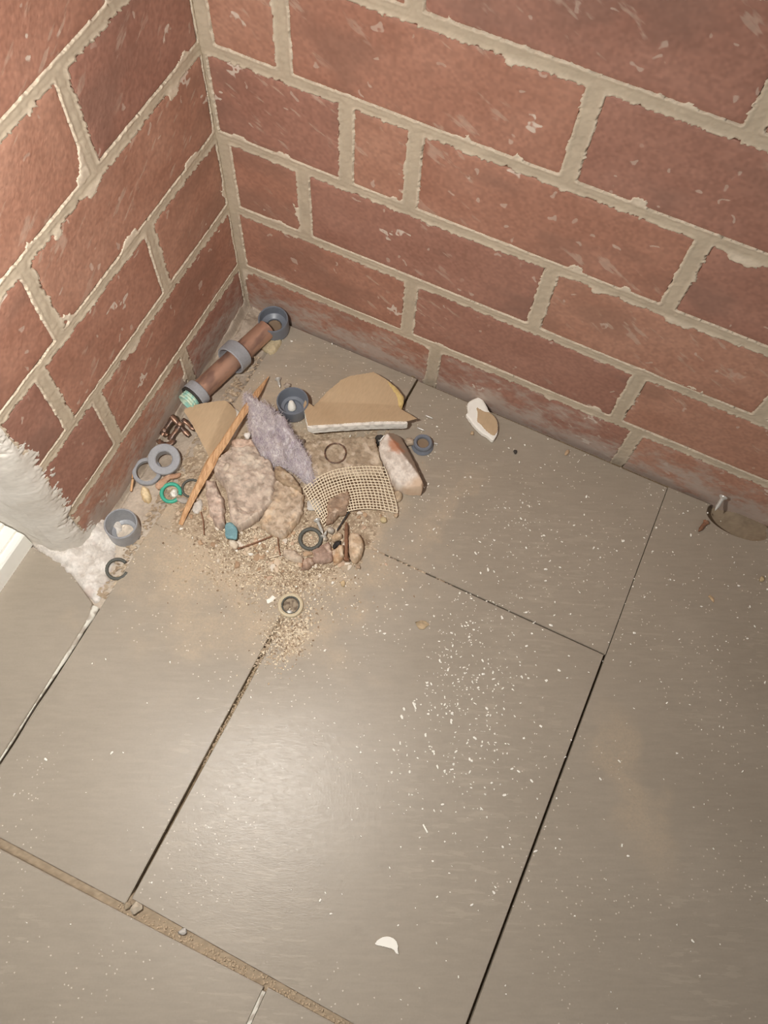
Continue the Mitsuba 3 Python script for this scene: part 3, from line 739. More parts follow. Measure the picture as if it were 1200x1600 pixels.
# the screw standing against the right-hand wall, with its shaft in the hole of the tile
z0_ = min(z for z in np.arange(0, .03, .0005) if at(1131, 775, z)[1] < -.0050)
P0 = at(1131, 775, z0_); P1 = at(1117, 798, z0_ - .0068)
screw(P0, P1, .0044, .0020, 'bright steel screw leaning on the right-hand wall at the hole in the tile', thread=False)
nail_a = screw(on(1104, 815, .0030), on(1091, 831, .0022), .0032, .0020, 'rusty brown nail lying at the left rim of the hole in the tile', 'nail', 'm_rust', thread=False, cat='nail')
screw(on(541, 876, .0090), on(541, 815, .0100), .0030, .0017, 'rusty brown nail lying beside the pale oblong stone', 'nail', 'm_rust', thread=False, cat='nail')
screw(on(545, 800, .0085), on(526, 830, .0070), .0012, .0008, 'thin black nail running down from the mesh corner', 'nail', 'm_black', thread=False, cat='nail')
for (a, b, lab) in (((665, 649), (677, 654), 'thin steel pin nearest the tip of the large plasterboard'), ((652, 668), (664, 673), 'thin steel pin between the plasterboard and the grommet'), ((678, 692), (685, 694), 'short steel pin right of the grommet')):
    screw(on(*a, .0016), on(*b, .0012), .0011, .0008, lab, 'pin', thread=False, cat='pin')

# the brown clips behind the left-hand plasterboard
t = thing('pipe_clip', 'brown metal pipe clips tangled against the left-hand wall', 'clip')


def bar(a, b, ha, hb, r, m='m_bronze', name='bar', flat=.6):
    a, b = on(*a, ha), on(*b, hb)
    k = np.linspace(0, 1, 9)[:, None]
    obj(name, tube(a + (b - a) * k, r * np.array([.9, 1.15, 1.15, .85, .85, .85, 1.15, 1.15, .9]), 10, flat=flat), m, t, smooth=40)


bar((271, 651), (252, 680), .012, .006, .0028)
bar((281, 664), (264, 688), .012, .005, .0028)
bar((268, 650), (295, 681), .016, .006, .0026)
bar((285, 655), (303, 671), .014, .010, .0024)
bar((253, 672), (262, 680), .008, .007, .0022)
k = np.linspace(.1, 3.0, 14)
obj('saddle', tube(np.array([on(259 + 12 * math.cos(a), 686 + 8 * math.sin(a), .005) for a in k]), .0026, 10, flat=.35), 'm_bronze', t, smooth=40)
for q_ in ((281, 663), (257, 673), (271, 652)):
    obj('bolt', aim(lathe([(0, 0), (.0028, 0), (.0028, .0016), (.0018, .0026), (0, .0028)], 16), on(*q_, .012 if q_[0] > 260 else .008), [.3, -.2, 1]), 'm_bronze', t)

# ---------------------------------------------------------------- plasterboard offcuts
# large one
pb = [(474, 634), (477, 625), (483, 630), (490, 636), (503, 621), (510, 613), (518, 606), (532, 594), (548, 587), (566, 584), (584, 581), (601, 591), (617, 603), (627, 615), (630, 624), (626, 640), (640, 649), (651, 657), (636, 662), (600, 662), (567, 664), (520, 668), (481, 671), (478, 655)]
zt = .016
PB = ats(pb, zt)
n_ = at(560, 669, zt)[:2]


def board_z(x, y):                                  # the near edge is propped up on the rubble; the far part is folded flatter
    q = (y - n_[1]) * .92 - (x - n_[0]) * .40
    return .0120 - .26 * np.minimum(q, .030) - .0 * np.maximum(q - .030, 0)


t = thing('plasterboard', 'large half round piece of plasterboard with torn brown paper and white cut edge', 'plasterboard')
core = ats([(475, 637), (480, 632), (491, 640), (504, 625), (519, 609), (549, 590), (584, 585), (600, 594), (615, 606), (624, 622), (620, 642), (634, 660), (637, 667), (600, 667.5), (567, 669), (520, 673), (482, 677), (477, 655)], zt - .001)
obj('gypsum_core', slab(core, 0, .0108, .0022, .0012, .0004, 300, 101, board_z, .0006, .96), 'm_gypsum', t, label='white gypsum core with a clean cut edge')
obj('paper_face', slab(PB, 0, .0008, .0016, .001, .0005, 60, 102, lambda x, y: board_z(x, y) + .0108, .0009, .8, False), 'm_kraft', t, label='torn brown paper face')
obj('torn_edge', slab(ats([(600, 589), (617, 602), (628, 614), (632, 624), (627, 641), (621, 636), (619, 620), (610, 607)], zt), 0, .0040, .0012, .002, .0010, 400, 103, lambda x, y: board_z(x, y) + .0080, .0012, .5), 'm_yellow_core', t, label='crumbling yellowish edge')
# the folded one at the left
tri_ = ats([(285, 639), (302, 632), (320, 629), (340, 626), (352, 626), (362, 630), (369, 637), (363, 655), (352, 676), (341, 700), (331, 718), (325, 710), (317, 695), (305, 672), (294, 652)], .017)
a0, a1 = at(356, 636, .018)[:2], at(323, 712, .018)[:2]
nd = np.array([a1[1] - a0[1], -(a1[0] - a0[0])]); nd /= np.linalg.norm(nd)
if nd @ (at(400, 660)[:2] - a0) < 0: nd = -nd
tri_z = lambda x, y: .0085 + .0 * x - 1.0 * np.maximum((x - a0[0]) * nd[0] + (y - a0[1]) * nd[1] + .004, 0) + .06 * ((x - a0[0]) * nd[0] + (y - a0[1]) * nd[1])
t = thing('plasterboard', 'folded triangular piece of plasterboard with brown paper beside the pipe end', 'plasterboard')
obj('paper_face', slab(tri_, 0, .0008, .0018, .001, .0003, 60, 111, lambda x, y: tri_z(x, y) + .0084, .0006, .8), 'm_kraft', t)
corep = ats([(288, 641), (304, 634), (350, 629), (377, 637), (391, 648), (393, 668), (374, 690), (350, 692), (333, 716), (327, 708), (306, 671)], .014)
obj('gypsum_core', slab(corep, 0, .0083, .002, .002, .0008, 250, 112, tri_z, .0010, .8), 'm_gypsum', t, label='broken white gypsum core')
# white flake by the right-hand wall
t = thing('plaster_flake', 'white plaster flake with a patch of tan paper near the right-hand wall', 'plaster flake')
fl = [(749, 620), (755, 625), (760, 634), (765, 644), (774, 652), (778, 662), (778, 676), (773, 686), (769, 688), (762, 681), (752, 676), (741, 665), (733, 654), (728, 648), (732, 644), (730, 630), (738, 624)]
obj('gypsum', slab(ats(fl, .006), .0008, .0058, .0013, .0012, .0006, 300, 121, None, .0008, .8), 'm_white', t)
obj('paper', slab(ats([(744, 636), (752, 641), (758, 644), (766, 645), (774, 653), (778, 662), (777, 675), (772, 682), (760, 674), (752, 664), (745, 658), (747, 648)], .0066), .0064, .0009, .0012, .0006, .0003, 300, 122, None, .0008, .8), 'm_kraft', t, label='patch of tan paper')
# white paper label on the front tile
t = obj('paper_scrap', slab(ats([(585, 1476), (589, 1470), (596, 1465), (605, 1463), (613, 1465), (619, 1470), (622, 1478), (621, 1485), (623, 1491), (618, 1489), (615, 1483), (600, 1479)], .002), .0009, .0009, .0012, .0006, .0001, 200, 131, lambda x, y: .0012 * ss(.41, .43, x), .0002, .9), 'm_white', label='half round scrap of white paper on the front middle tile', cat='paper scrap', smooth=40)

# ---------------------------------------------------------------- rubble


def chunk(name, pts, h0, th, cols, label, cat='rubble', seed=0, edge=.004, amp=.0014, freq=150, zf=None, ragged=.0018, low=.35, z_ref=None, mfreq=170, res=.0016, sharp=(.35, .65)):
    P_ = ats(pts, z_ref if z_ref is not None else h0 + (th if not callable(th) else .009))
    m = slab(P_, h0, th, min(res, .0012), edge * .35, amp, freq, seed, zf, ragged, max(low, .55), cat not in ('mortar', 'brick fragment'))
    nt = len(m.vertices) // 2; tv = m.vertices[:nt]
    col = mottled(m, cols, mfreq, seed, sharp)
    if cat in ('mortar', 'brick fragment', 'stone'):   # chipped, layered faces with pits
        hard = 1.0 if cat != 'stone' else .5
        st = n2(tv[:, 0], tv[:, 1], 80, seed + 50, 4) * 7; lay_ = np.floor(st) + ss(.30, .62, st - np.floor(st))
        pit = ss(.60, .72, n2(tv[:, 0], tv[:, 1], 430, seed + 52, 3))
        m.vertices[:nt, 2] += hard * (.0017 * (lay_ - st) + .0016 * (n2(tv[:, 0], tv[:, 1], 520, seed + 51, 3) - .5) - .0011 * pit)
        tone = np.ones(len(m.vertices)); tone[:nt] = (1 - .22 * pit) * (.88 + .24 * n2(tv[:, 0], tv[:, 1], 260, seed + 53, 4))
        pale_ = np.zeros(len(m.vertices)); pale_[:nt] = ss(.56, .68, n2(tv[:, 0], tv[:, 1], 210, seed + 54, 4)) * .4
        col = np.clip(col * tone[:, None] * (1 - pale_[:, None]) + lin(224, 208, 188) * pale_[:, None], 0, .9)
    return obj(name, m, 'm_vertex', smooth=True, color=col, label=label, cat=cat)


PINK, GREYP, TAN, BROWN, CREAM = (196, 172, 152), (168, 150, 134), (196, 170, 140), (164, 138, 112), (216, 196, 168)
chunk('mortar_slab', [(474, 690), (500, 686), (535, 683), (570, 680), (588, 684), (592, 702), (598, 722), (601, 738), (580, 742), (540, 743), (510, 748), (490, 748), (478, 715)], .002, .0105, [(178, 156, 128), (156, 134, 108), (192, 172, 144)], 'sandy brown mortar slab under the mesh and the wire ring', 'mortar', 201, .006, .0016, 160)
cakec = at(390, 775, .016)[:2]
chunk('mortar_cake', [(361, 700), (380, 697), (401, 698), (408, 712), (423, 722), (430, 739), (431, 753), (426, 785), (409, 804), (386, 821), (372, 826), (360, 813), (357, 787), (352, 759), (336, 742), (331, 727), (348, 712)], .004,
      lambda x, y: .0115 + .0045 * n2(x, y, 45, 202) - .0028 * ss(.017, .012, np.hypot(x - cakec[0] - .002, y - cakec[1] + .004)), [(200, 178, 158), (170, 150, 132), (206, 190, 170)], 'large rounded greyish pink mortar cake with a pressed hollow', 'mortar', 202, .007, .0020, 170, ragged=.0016, res=.0012)
chunk('mortar_cake', [(420, 752), (440, 750), (464, 761), (474, 773), (473, 792), (466, 813), (454, 829), (442, 838), (433, 837), (409, 823), (405, 813), (418, 790)], .003, lambda x, y: .008 + .004 * n2(x, y, 60, 203), [(198, 174, 146), (172, 148, 122), (204, 174, 138)], 'tan mortar cake tucked under the edge of the large greyish one', 'mortar', 203, .006, .0016, 170, ragged=.0022)
chunk('mortar_flake', [(428, 726), (440, 728), (456, 740), (470, 760), (472, 768), (455, 760), (436, 752), (428, 745)], .009, .006, [(176, 150, 118), (150, 124, 96)], 'layered brown mortar flake between the purple wool and the tan cake', 'mortar', 204, .003, .0010, 300)
chunk('mortar_chunk', [(322, 752), (335, 750), (341, 766), (348, 780), (352, 795), (349, 803), (352, 819), (344, 824), (334, 816), (325, 795), (321, 770)], .003, lambda x, y: .008 + .006 * n2(x, y, 90, 205), [(208, 182, 162), (174, 150, 132), (190, 160, 140)], 'long pinkish mortar chunk left of the large cake', 'mortar', 205, .005, .0018, 190)
chunk('mortar_chunk', [(362, 688), (376, 683), (391, 684), (399, 694), (390, 700), (376, 702), (362, 701)], .010, .007, [(214, 184, 160), (186, 154, 130)], 'small pinkish mortar chunk above the large cake beside the splinter', 'mortar', 206, .004, .0012, 240)
chunk('mortar_chunk', [(510, 788), (515, 778), (530, 770), (545, 764), (547, 780), (543, 792), (540, 799), (528, 804), (520, 812), (509, 815), (511, 800)], .006, lambda x, y: .006 + .006 * n2(x, y, 110, 207), [(186, 154, 124), (152, 124, 100), (176, 136, 108)], 'brown mortar chunk lying on the lower edge of the mesh', 'mortar', 207, .004, .0014, 220)
wc, wv = at(603, 680, .02)[:2], at(652, 745, .02)[:2] - at(603, 680, .02)[:2]
wv = wv / np.linalg.norm(wv); wn = np.array([wv[1], -wv[0]])
if wn @ (at(660, 690)[:2] - wc) < 0: wn = -wn
wedge_side = lambda x, y: (x - wc[0]) * wn[0] + (y - wc[1]) * wn[1]
wedge = slab(ats([(603, 681), (615, 678), (627, 680), (634, 693), (643, 712), (651, 731), (657, 748), (661, 760), (659, 767), (645, 767), (624, 763), (611, 749), (600, 723), (592, 704), (593, 693)], .012), .001,
             lambda x, y: .0205 - .75 * np.maximum(wedge_side(x, y) - .0015, 0) - .28 * np.maximum(.0015 - wedge_side(x, y), 0), .0013, .0016, .0010, 260, 211, None, .0012, .75, False)
wvx = wedge.vertices; sd = wedge_side(wvx[:, 0], wvx[:, 1]); along = (wvx[:, :2] - wc) @ wv
wcol = mottled(wedge, [(222, 210, 196), (192, 176, 160)], 190, 212)
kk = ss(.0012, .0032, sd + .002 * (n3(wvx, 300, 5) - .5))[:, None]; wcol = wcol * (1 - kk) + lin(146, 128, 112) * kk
kk = (ss(.008, .003, np.hypot(sd - .001, (along - .016) * .6) + .008 * (n3(wvx, 250, 6) - .5)))[:, None]; wcol = wcol * (1 - kk * .85) + lin(178, 118, 86) * kk * .85
kk = ss(.052, .062, along + .008 * (n3(wvx, 200, 7) - .5))[:, None]; wcol = wcol * (1 - kk * .8) + lin(200, 172, 144) * kk * .8
obj('mortar_wedge', wedge, 'm_vertex', smooth=True, color=wcol, label='wedge of pale mortar with a rust stain, under the plasterboard corner', cat='mortar')
chunk('stone', [(545, 832), (552, 830), (560, 831), (568, 841), (568, 855), (565, 866), (557, 877), (548, 871), (545, 855)], .001, .012, [(212, 186, 152), (186, 156, 122), (196, 160, 128)], 'pale oblong stone beside the rusty nail', 'stone', 221, .006, .0012, 200, ragged=.0006)
chunk('stone', [(516, 838), (527, 830), (535, 832), (534, 840), (521, 846)], .004, .006, [(206, 178, 140), (182, 152, 116)], 'small tan stone above the black plastic scrap', 'stone', 222, .004, .0006, 240, ragged=.0005)
chunk('stone', [(510, 824), (517, 820), (524, 827), (520, 833), (512, 830)], .004, .005, [(182, 172, 158), (160, 148, 132)], 'small grey stone right of the long steel screw', 'stone', 223, .004, .0006, 240, ragged=.0005)
chunk('black_scrap', [(518, 853), (524, 846), (533, 843), (532, 850), (522, 857)], .004, .004, [(70, 64, 60), (54, 50, 48)], 'small black plastic scrap among the stones', 'scrap', 224, .001, .0003, 200)
chunk('black_scrap', [(585, 684), (592, 678), (601, 678), (599, 690), (590, 694)], .002, .0045, [(72, 66, 62), (58, 54, 50)], 'black scrap under the front edge of the large plasterboard', 'scrap', 225, .001, .0003, 200)
chunk('brick_fragment', [(489, 858), (500, 850), (513, 845), (519, 857), (521, 873), (505, 878), (489, 876)], .002, lambda x, y: .006 + .006 * n2(x, y, 120, 226), [(184, 152, 132), (158, 128, 110), (200, 172, 150)], 'pinkish brick fragment below the dark rubber ring', 'brick fragment', 226, .004, .0012, 220)
chunk('mortar_flake', [(472, 873), (489, 868), (493, 879), (482, 887), (470, 889)], .001, .007, [(176, 142, 118), (150, 120, 98)], 'brown mortar flake at the lower edge of the heap', 'mortar', 227, .003, .0010, 240)
chunk('mortar_flake', [(441, 858), (459, 857), (474, 869), (472, 878), (455, 874), (443, 868)], .002, .0065, [(204, 184, 160), (176, 154, 130)], 'pale mortar flake left of the brick fragment', 'mortar', 228, .003, .0012, 240)
chunk('mortar_flake', [(519, 860), (530, 850), (538, 850), (538, 868), (530, 878), (521, 876)], .002, .007, [(210, 180, 142), (188, 146, 104), (220, 200, 172)], 'cream and orange mortar flake left of the rusty nail', 'mortar', 229, .003, .0012, 240)
chunk('stone', [(613, 770), (622, 764), (629, 770), (628, 780), (618, 784), (612, 778)], .0, .005, [(188, 164, 132), (166, 142, 112)], 'flat tan stone at the right edge of the mesh', 'stone', 230, .004, .0006, 240, ragged=.0006)
chunk('grey_flake', [(479, 782), (487, 779), (496, 779), (502, 790), (506, 800), (498, 802), (494, 796), (480, 797)], .0065, .0012, [(196, 190, 180), (178, 170, 158)], 'pale grey torn flake on the left corner of the mesh', 'flake', 231, .001, .0004, 300)
chunk('teal_chip', [(352, 818), (362, 817), (372, 828), (371, 845), (361, 843), (352, 841)], .006, .0030, [(116, 160, 166), (106, 150, 158)], 'teal blue chip below the large mortar cake', 'chip', 232, .0006, .0002, 200, ragged=.0003, low=.9, zf=lambda x, y: .12 * (x - .10))
chunk('white_chip', [(357, 843), (366, 842), (373, 852), (367, 858), (360, 852)], .004, .003, [(226, 210, 186), (206, 188, 162)], 'cream chip tucked under the teal one', 'chip', 233, .001, .0005, 300)
chunk('rust_flake', [(259, 741), (271, 739), (283, 738), (280, 745), (262, 748), (257, 761), (246, 765), (241, 758), (251, 748)], .0, .0035, [(206, 164, 130), (186, 140, 106)], 'orange rust coloured flake below the grey flanged bush', 'flake', 234, .002, .0010, 260, zf=lambda x, y: np.array([ground(a, b) for a, b in zip(x, y)]) * 0 + .0012, z_ref=.004)
chunk('foam_crumb', [(222, 759), (230, 761), (235, 773), (232, 784), (221, 781), (219, 770)], -.004, .008, [(232, 208, 160), (214, 184, 132)], 'pale yellow foam crumb left of the green ring', 'foam', 235, .003, .0012, 300, z_ref=.002)
chunk('grey_flake', [(276, 778), (293, 776), (296, 782), (284, 786), (277, 783)], .001, .0025, [(190, 182, 170), (168, 158, 146)], 'pale grey flake below the green ring', 'flake', 236, .001, .0005, 300)
chunk('white_chip', [(300, 786), (314, 778), (316, 790), (309, 802), (301, 800)], .001, .003, [(214, 206, 194), (190, 180, 168)], 'pale chip right of the lower end of the splinter', 'chip', 237, .001, .0005, 300)
chunk('putty_patch', [(413, 521), (432, 527), (441, 530), (436, 545), (425, 555), (412, 548), (404, 540)], -.003, .006, [(196, 178, 138), (176, 158, 122)], 'yellowish putty patch on the screed below the cup in the corner', 'putty', 238, .003, .0014, 260, z_ref=0)

for i, (x, y, rx, ry, rz, h, c, lab, cat) in enumerate([
        (449, 602, .0052, .0040, .0036, 0, (176, 160, 142), 'greyish pebble between the bright screw and the blue grey cup', 'pebble'),
        (640, 690, .0058, .0050, .0050, 0, (190, 168, 142), 'rounded tan pebble between the mortar wedge and the grommet', 'pebble'),
        (386, 681, .0046, .0042, .0040, .010, (232, 226, 216), 'white plaster lump above the small pinkish chunk', 'lump'),
        (358, 711, .0050, .0042, .0045, .010, (186, 180, 174), 'grey lump at the upper left rim of the large mortar cake', 'lump'),
        (355, 730, .0055, .0042, .0040, .013, (214, 194, 170), 'cream lump stuck on the large mortar cake', 'lump'),
        (599, 812, .0042, .0036, .0030, 0, (214, 192, 142), 'yellowish crumb below the right half of the mesh', 'crumb'),
        (619, 805, .0034, .0028, .0026, 0, (196, 168, 134), 'tan crumb at the lower right corner of the mesh', 'crumb'),
        (659, 976, .0070, .0052, .0013, 0, (186, 160, 122), 'flattened lump of sandy dust alone on the middle tile', 'lump'),
        (536, 912, .0036, .0026, .0020, 0, (206, 178, 132), 'yellowish crumb right of the white chip near the heap', 'crumb'),
        (211, 1419, .0060, .0048, .0042, -.004, (200, 184, 160), 'cream pebble in the wide joint at the tile corner', 'pebble'),
        (199, 1415, .0040, .0034, .0034, -.004, (178, 158, 128), 'tan pebble at the very end of the wide joint', 'pebble'),
        (286, 1455, .0042, .0030, .0026, -.004, (208, 200, 190), 'whitish crumb in the middle of the wide joint', 'crumb'),
        (1112, 935, .0050, .0022, .0012, 0, (212, 178, 132), 'slim orange wood chip alone on the right-hand tile', 'wood chip'),
        (1190, 904, .0036, .0032, .0024, 0, (200, 176, 130), 'yellowish crumb at the right edge below the hole', 'crumb'),
        (797, 572, .0040, .0030, .0024, 0, (150, 140, 130), '', ''),
        (886, 707, .0044, .0022, .0016, 0, (212, 176, 134), 'tan wood chip by the foot of the right-hand wall', 'wood chip'),
        (805, 706, .0024, .0026, .0020, 0, (74, 68, 62), 'black crumb right of the white plaster flake', 'crumb'),
        (738, 676, .0030, .0026, .0022, 0, (200, 170, 130), 'tan crumb at the left foot of the white plaster flake', 'crumb'),
        (1170, 795, .0060, .0030, .0020, 0, (150, 130, 108), '', ''),
        (471, 691, .0045, .0040, .0045, .001, (150, 130, 112), 'brown pebble left of the large plasterboard corner', 'pebble'),
        (507, 842, .0030, .0026, .0024, .006, (206, 190, 168), 'cream crumb at the tip of the long steel screw', 'crumb'),
        (560, 886, .0030, .0026, .0022, 0, (176, 148, 120), 'brown crumb below the pale oblong stone', 'crumb'),
        (585, 795, .0030, .0026, .0022, 0, (180, 156, 124), 'brown crumb under the lower edge of the mesh', 'crumb')]):
    if not lab: continue
    q = at(x, y, h + rz)
    m = pebble([q[0], q[1], h if x > 250 or y > 1000 else ground(q[0], q[1])], rx, ry, rz, 300 + i)
    obj(cat.replace(' ', '_'), m, 'm_vertex', smooth=True, color=mottled(m, [c, tuple(int(v * .86) for v in c)], 300, i), label=lab, cat=cat)

# rust bits under the nail, twigs and straws
for i, (pts, h, r, m, lab, nm, cat) in enumerate([
        ([(434, 839), (435, 852), (438, 869)], .006, .0006, 'm_rust', 'thin brown twig hanging below the tan mortar cake', 'twig', 'twig'),
        ([(371, 858), (395, 850), (415, 842), (425, 838)], .006, .0007, 'm_rust', 'long thin twig below the mortar cakes', 'twig', 'twig'),
        ([(420, 872), (432, 869), (442, 866)], .005, .0006, 'm_grain_pale', 'pale straw left of the pale mortar flake', 'straw', 'straw'),
        ([(209, 731), (207, 748)], .001, .0009, 'm_wood', 'upper thin wood splinter below the grey ring', 'wood_splinter', 'splinter'),
        ([(208, 750), (205, 768)], .001, .0013, 'm_wood', 'lower thin wood splinter left of the yellow foam', 'wood_splinter', 'splinter'),
        ([(279, 711), (281, 721)], .001, .0011, 'm_wood', 'tiny wood splinter right of the flanged bush', 'wood_splinter', 'splinter'),
        ([(472, 886), (474, 873)], .007, .0005, 'm_rust', 'short twig stuck on the brown flake at the lower heap', 'twig', 'twig'),
        ([(314, 800), (318, 815), (319, 836)], .004, .0006, 'm_rust', 'dark twig right of the lower end of the splinter', 'twig', 'twig')]):
    obj(nm, tube(np.vstack([np.array([on(*a, h) + (on(*b, h) - on(*a, h)) * s for s in (0, .33, .66)]) for a, b in zip(pts[:-1], pts[1:])] + [on(*pts[-1], h)]) + np.array([0, 0, r]), r, 7), m, smooth=True, label=lab, cat=cat)

# the long wooden splinter
P_ = [(282, 820, .003, .0022), (290, 800, .006, .0030), (302, 775, .010, .0036), (318, 745, .015, .0044), (329, 724, .019, .0054), (337, 710, .0205, .0044), (350, 692, .021, .0040), (365, 668, .021, .0036), (378, 648, .0205, .0040), (392, 628, .018, .0040), (404, 611, .013, .0032), (413, 598, .009, .0018), (420, 588, .006, .0004)]
pts = np.array([on(a, b, h) for a, b, h, w in P_]); wds = np.array([w for *_, w in P_])
kk = np.linspace(0, len(P_) - 1, 60)
pts = np.stack([np.interp(kk, np.arange(len(P_)), pts[:, i]) for i in range(3)], 1); wds = np.interp(kk, np.arange(len(P_)), wds) * (1 + .12 * (n2(kk * .01, kk * 0, 90, 5) - .5))
obj('wood_splinter', tube(pts, wds, 6, flat=.55), 'm_wood', smooth=25, label='long orange brown wooden splinter across the folded plasterboard', cat='splinter')

# ---------------------------------------------------------------- purple wool
wool = [(381, 618), (393, 621), (403, 628), (414, 634), (426, 638), (437, 652), (447, 657), (457, 678), (468, 692), (478, 706), (486, 718), (490, 732), (494, 748), (486, 756), (474, 748), (462, 736), (450, 728), (438, 727), (424, 724), (411, 716), (403, 706), (398, 694), (393, 678), (389, 660), (388, 642), (383, 630)]
W_ = ats(wool, .013)
wm = slab(W_, .004, lambda x, y: .007 + .010 * n2(x, y, 70, 401), .0009, .006, .0034, 260, 402, lambda x, y: .008 * ss(-.18, -.12, y), .0030, .15)
nt = len(wm.vertices) // 2
wv_ = wm.vertices; cr0, cr1 = at(430, 650, .015)[:2], at(452, 724, .015)[:2]
cd = cr1 - cr0; cd /= np.linalg.norm(cd); sgn = (wv_[:, 0] - cr0[0]) * -cd[1] + (wv_[:, 1] - cr0[1]) * cd[0]
top = np.arange(len(wv_)) < nt
wm.vertices[:, 2] -= np.where(top, .0045 * ss(.004, .0, np.abs(sgn)), 0)
str_ = n2(wv_[:, 0] * .9 + wv_[:, 1] * .45, (wv_[:, 1] - wv_[:, 0] * .5) * .22, 420, 404, 4)      # matted strands
wm.vertices[:, 2] += np.where(top, .0030 * (str_ - .5), 0)
wcol = mottled(wm, [(204, 194, 190), (182, 170, 170), (216, 210, 206)], 190, 403, fine=.35)
right_lobe = ss(-.002, .002, sgn if at(470, 690)[0] * -cd[1] + at(470, 690)[1] * cd[0] > cr0[0] * -cd[1] + cr0[1] * cd[0] else -sgn)[:, None]
wcol = wcol * (1 - right_lobe * .5) + lin(198, 192, 198) * right_lobe * .5
k2 = ss(.52, .66, n3(wv_, 150, 409))[:, None]; wcol = wcol * (1 - k2 * .6) + lin(156, 142, 156) * k2 * .6
wcol = np.clip(wcol * (.75 + .5 * str_[:, None]), 0, .9)
t = thing('insulation_wool', 'torn wad of purple grey insulation wool in the middle of the heap', 'insulation')
obj('wad', wm, 'm_vertex', t, smooth=True, color=wcol)
rng = np.random.default_rng(44)
seg, fc = [], []
edge_pts = densify(W_, .0012)
for i in range(2600):
    if i < 1900:
        p0 = wm.vertices[rng.integers(nt)] + [0, 0, .0003]; a = rng.normal(math.atan2(-.75, .42), .55); ln = rng.uniform(.003, .011)
    else:
        e_ = edge_pts[rng.integers(len(edge_pts))]; p0 = np.array([e_[0], e_[1], .011]); a = rng.normal(math.atan2(-.75, .42), 1.0); ln = rng.uniform(.003, .009)
    d0 = np.array([math.cos(a), math.sin(a), rng.uniform(-.12, .2)]); bend = rng.normal(0, .5, 3) * [1, 1, .25]
    s_ = np.linspace(-.5, .5, 4)[:, None]
    f = tube(p0 + ln * s_ * d0 + ln * bend * (s_ ** 2) + [0, 0, .0002], rng.uniform(.00010, .00022), 3); seg.append(f)
    fc.append(np.tile(lin(*[(216, 210, 208), (200, 190, 190), (186, 174, 184)][rng.integers(3)]), (len(f.vertices), 1)))
obj('fibres', trimesh.util.concatenate(seg), 'm_fluff', t, smooth=True, color=np.vstack(fc), kind='stuff', label='fine pale fibres of the wool')
# ---------------------------------------------------------------- glass-fibre mesh
TL, TM, TR = on(474, 764, .010), on(530, 733, .0160), on(600, 731, .0150)
BL, BM, BR = on(506, 822, .009), on(549, 797, .011), on(621, 801, .006)
RT = on(609, 752, .012)


def mesh_point(u, v):
    u, v = np.broadcast_arrays(np.asarray(u, float), np.asarray(v, float))
    b = lambda a, m, c, t: a * ((1 - t) * (1 - 2 * t))[..., None] + m * (4 * t * (1 - t))[..., None] + c * (t * (2 * t - 1))[..., None]
    topc, botc = b(TL, TM, TR, u), b(BL, BM, BR, u)
    p = topc * (1 - v)[..., None] + botc * v[..., None]
    p = p + np.stack([.0018 * np.sin(v * 3.1) * u, 0 * u, .0010 * np.sin(u * 7 + v * 3)], -1)
    return p


seg = []
rng = np.random.default_rng(6)
nu, nv = 27, 16
for i in range(nu):
    u = i / (nu - 1); v1 = 1.0 if u > .42 else .86 + .14 * rng.random()
    v = np.linspace(-.01 - .02 * rng.random(), v1 + .015 * rng.random(), 22)
    seg.append(tube(mesh_point(np.full(22, u) + .004 * np.sin(v * 9 + i), v) + [0, 0, .0002], .00042, 4, flat=.6))
for j in range(nv):
    v = j / (nv - 1); u = np.linspace(-.012 * rng.random(), 1 + .012 * rng.random(), 40)
    seg.append(tube(mesh_point(u, np.full(40, v) + .004 * np.sin(u * 11 + j)), .00048, 4, flat=.55))
obj('fibre_mesh', trimesh.util.concatenate(seg), 'm_mesh', smooth=False, label='torn piece of cream glass fibre mesh in the front of the heap', cat='mesh')

# ---------------------------------------------------------------- white crumbs, one by one
big = [(520, 911, 4.2), (492, 936, 3.0), (594, 986, 3.6), (601, 990, 3.2), (648, 1100, 4.0), (745, 1062, 2.8), (722, 978, 2.6), (612, 1207, 3.4), (644, 1242, 2.4), (500, 1407, 3.0), (758, 1241, 2.6), (695, 1315, 2.2), (875, 1311, 2.6), (870, 1247, 2.6), (1058, 1177, 3.0),
       (1080, 836, 3.2), (1068, 802, 3.6), (1075, 798, 2.6), (1020, 861, 2.6), (1145, 870, 2.4), (798, 684, 3.2), (795, 700, 2.6), (788, 688, 2.4), (110, 1444, 2.2), (22, 1241, 2.4), (237, 1379, 2.4), (455, 1390, 1.8), (898, 1431, 2.2), (1058, 1445, 2.2), (955, 1550, 2.0),
       (540, 915, 2.2), (680, 1106, 2.0), (628, 952, 2.2), (610, 951, 2.0), (589, 954, 2.4), (626, 963, 2.6), (700, 1015, 2.0), (737, 1007, 2.2), (744, 1000, 2.2), (678, 962, 2.4), (656, 918, 2.0), (670, 912, 2.2), (708, 844, 2.2), (714, 868, 2.4), (745, 841, 2.0), (678, 887, 2.6), (630, 895, 2.4), (612, 800, 2.2),
       (447, 571, 2.2), (456, 533, 3.6), (519, 537, 3.4), (683, 666, 3.0), (672, 633, 2.2), (680, 706, 2.2), (575, 898, 3.0), (556, 899, 2.6), (488, 886, 2.6), (470, 924, 2.4), (463, 917, 2.6), (370, 861, 4.5), (392, 866, 5.0), (406, 850, 4.0), (418, 862, 3.6), (395, 690, 4.2), (402, 668, 3.0), (300, 840, 3.4), (283, 826, 4.0), (560, 1131, 2.0), (848, 1090, 2.0), (920, 1050, 2.0), (985, 1040, 1.8), (830, 915, 2.0), (985, 819, 1.8), (948, 962, 1.8)]
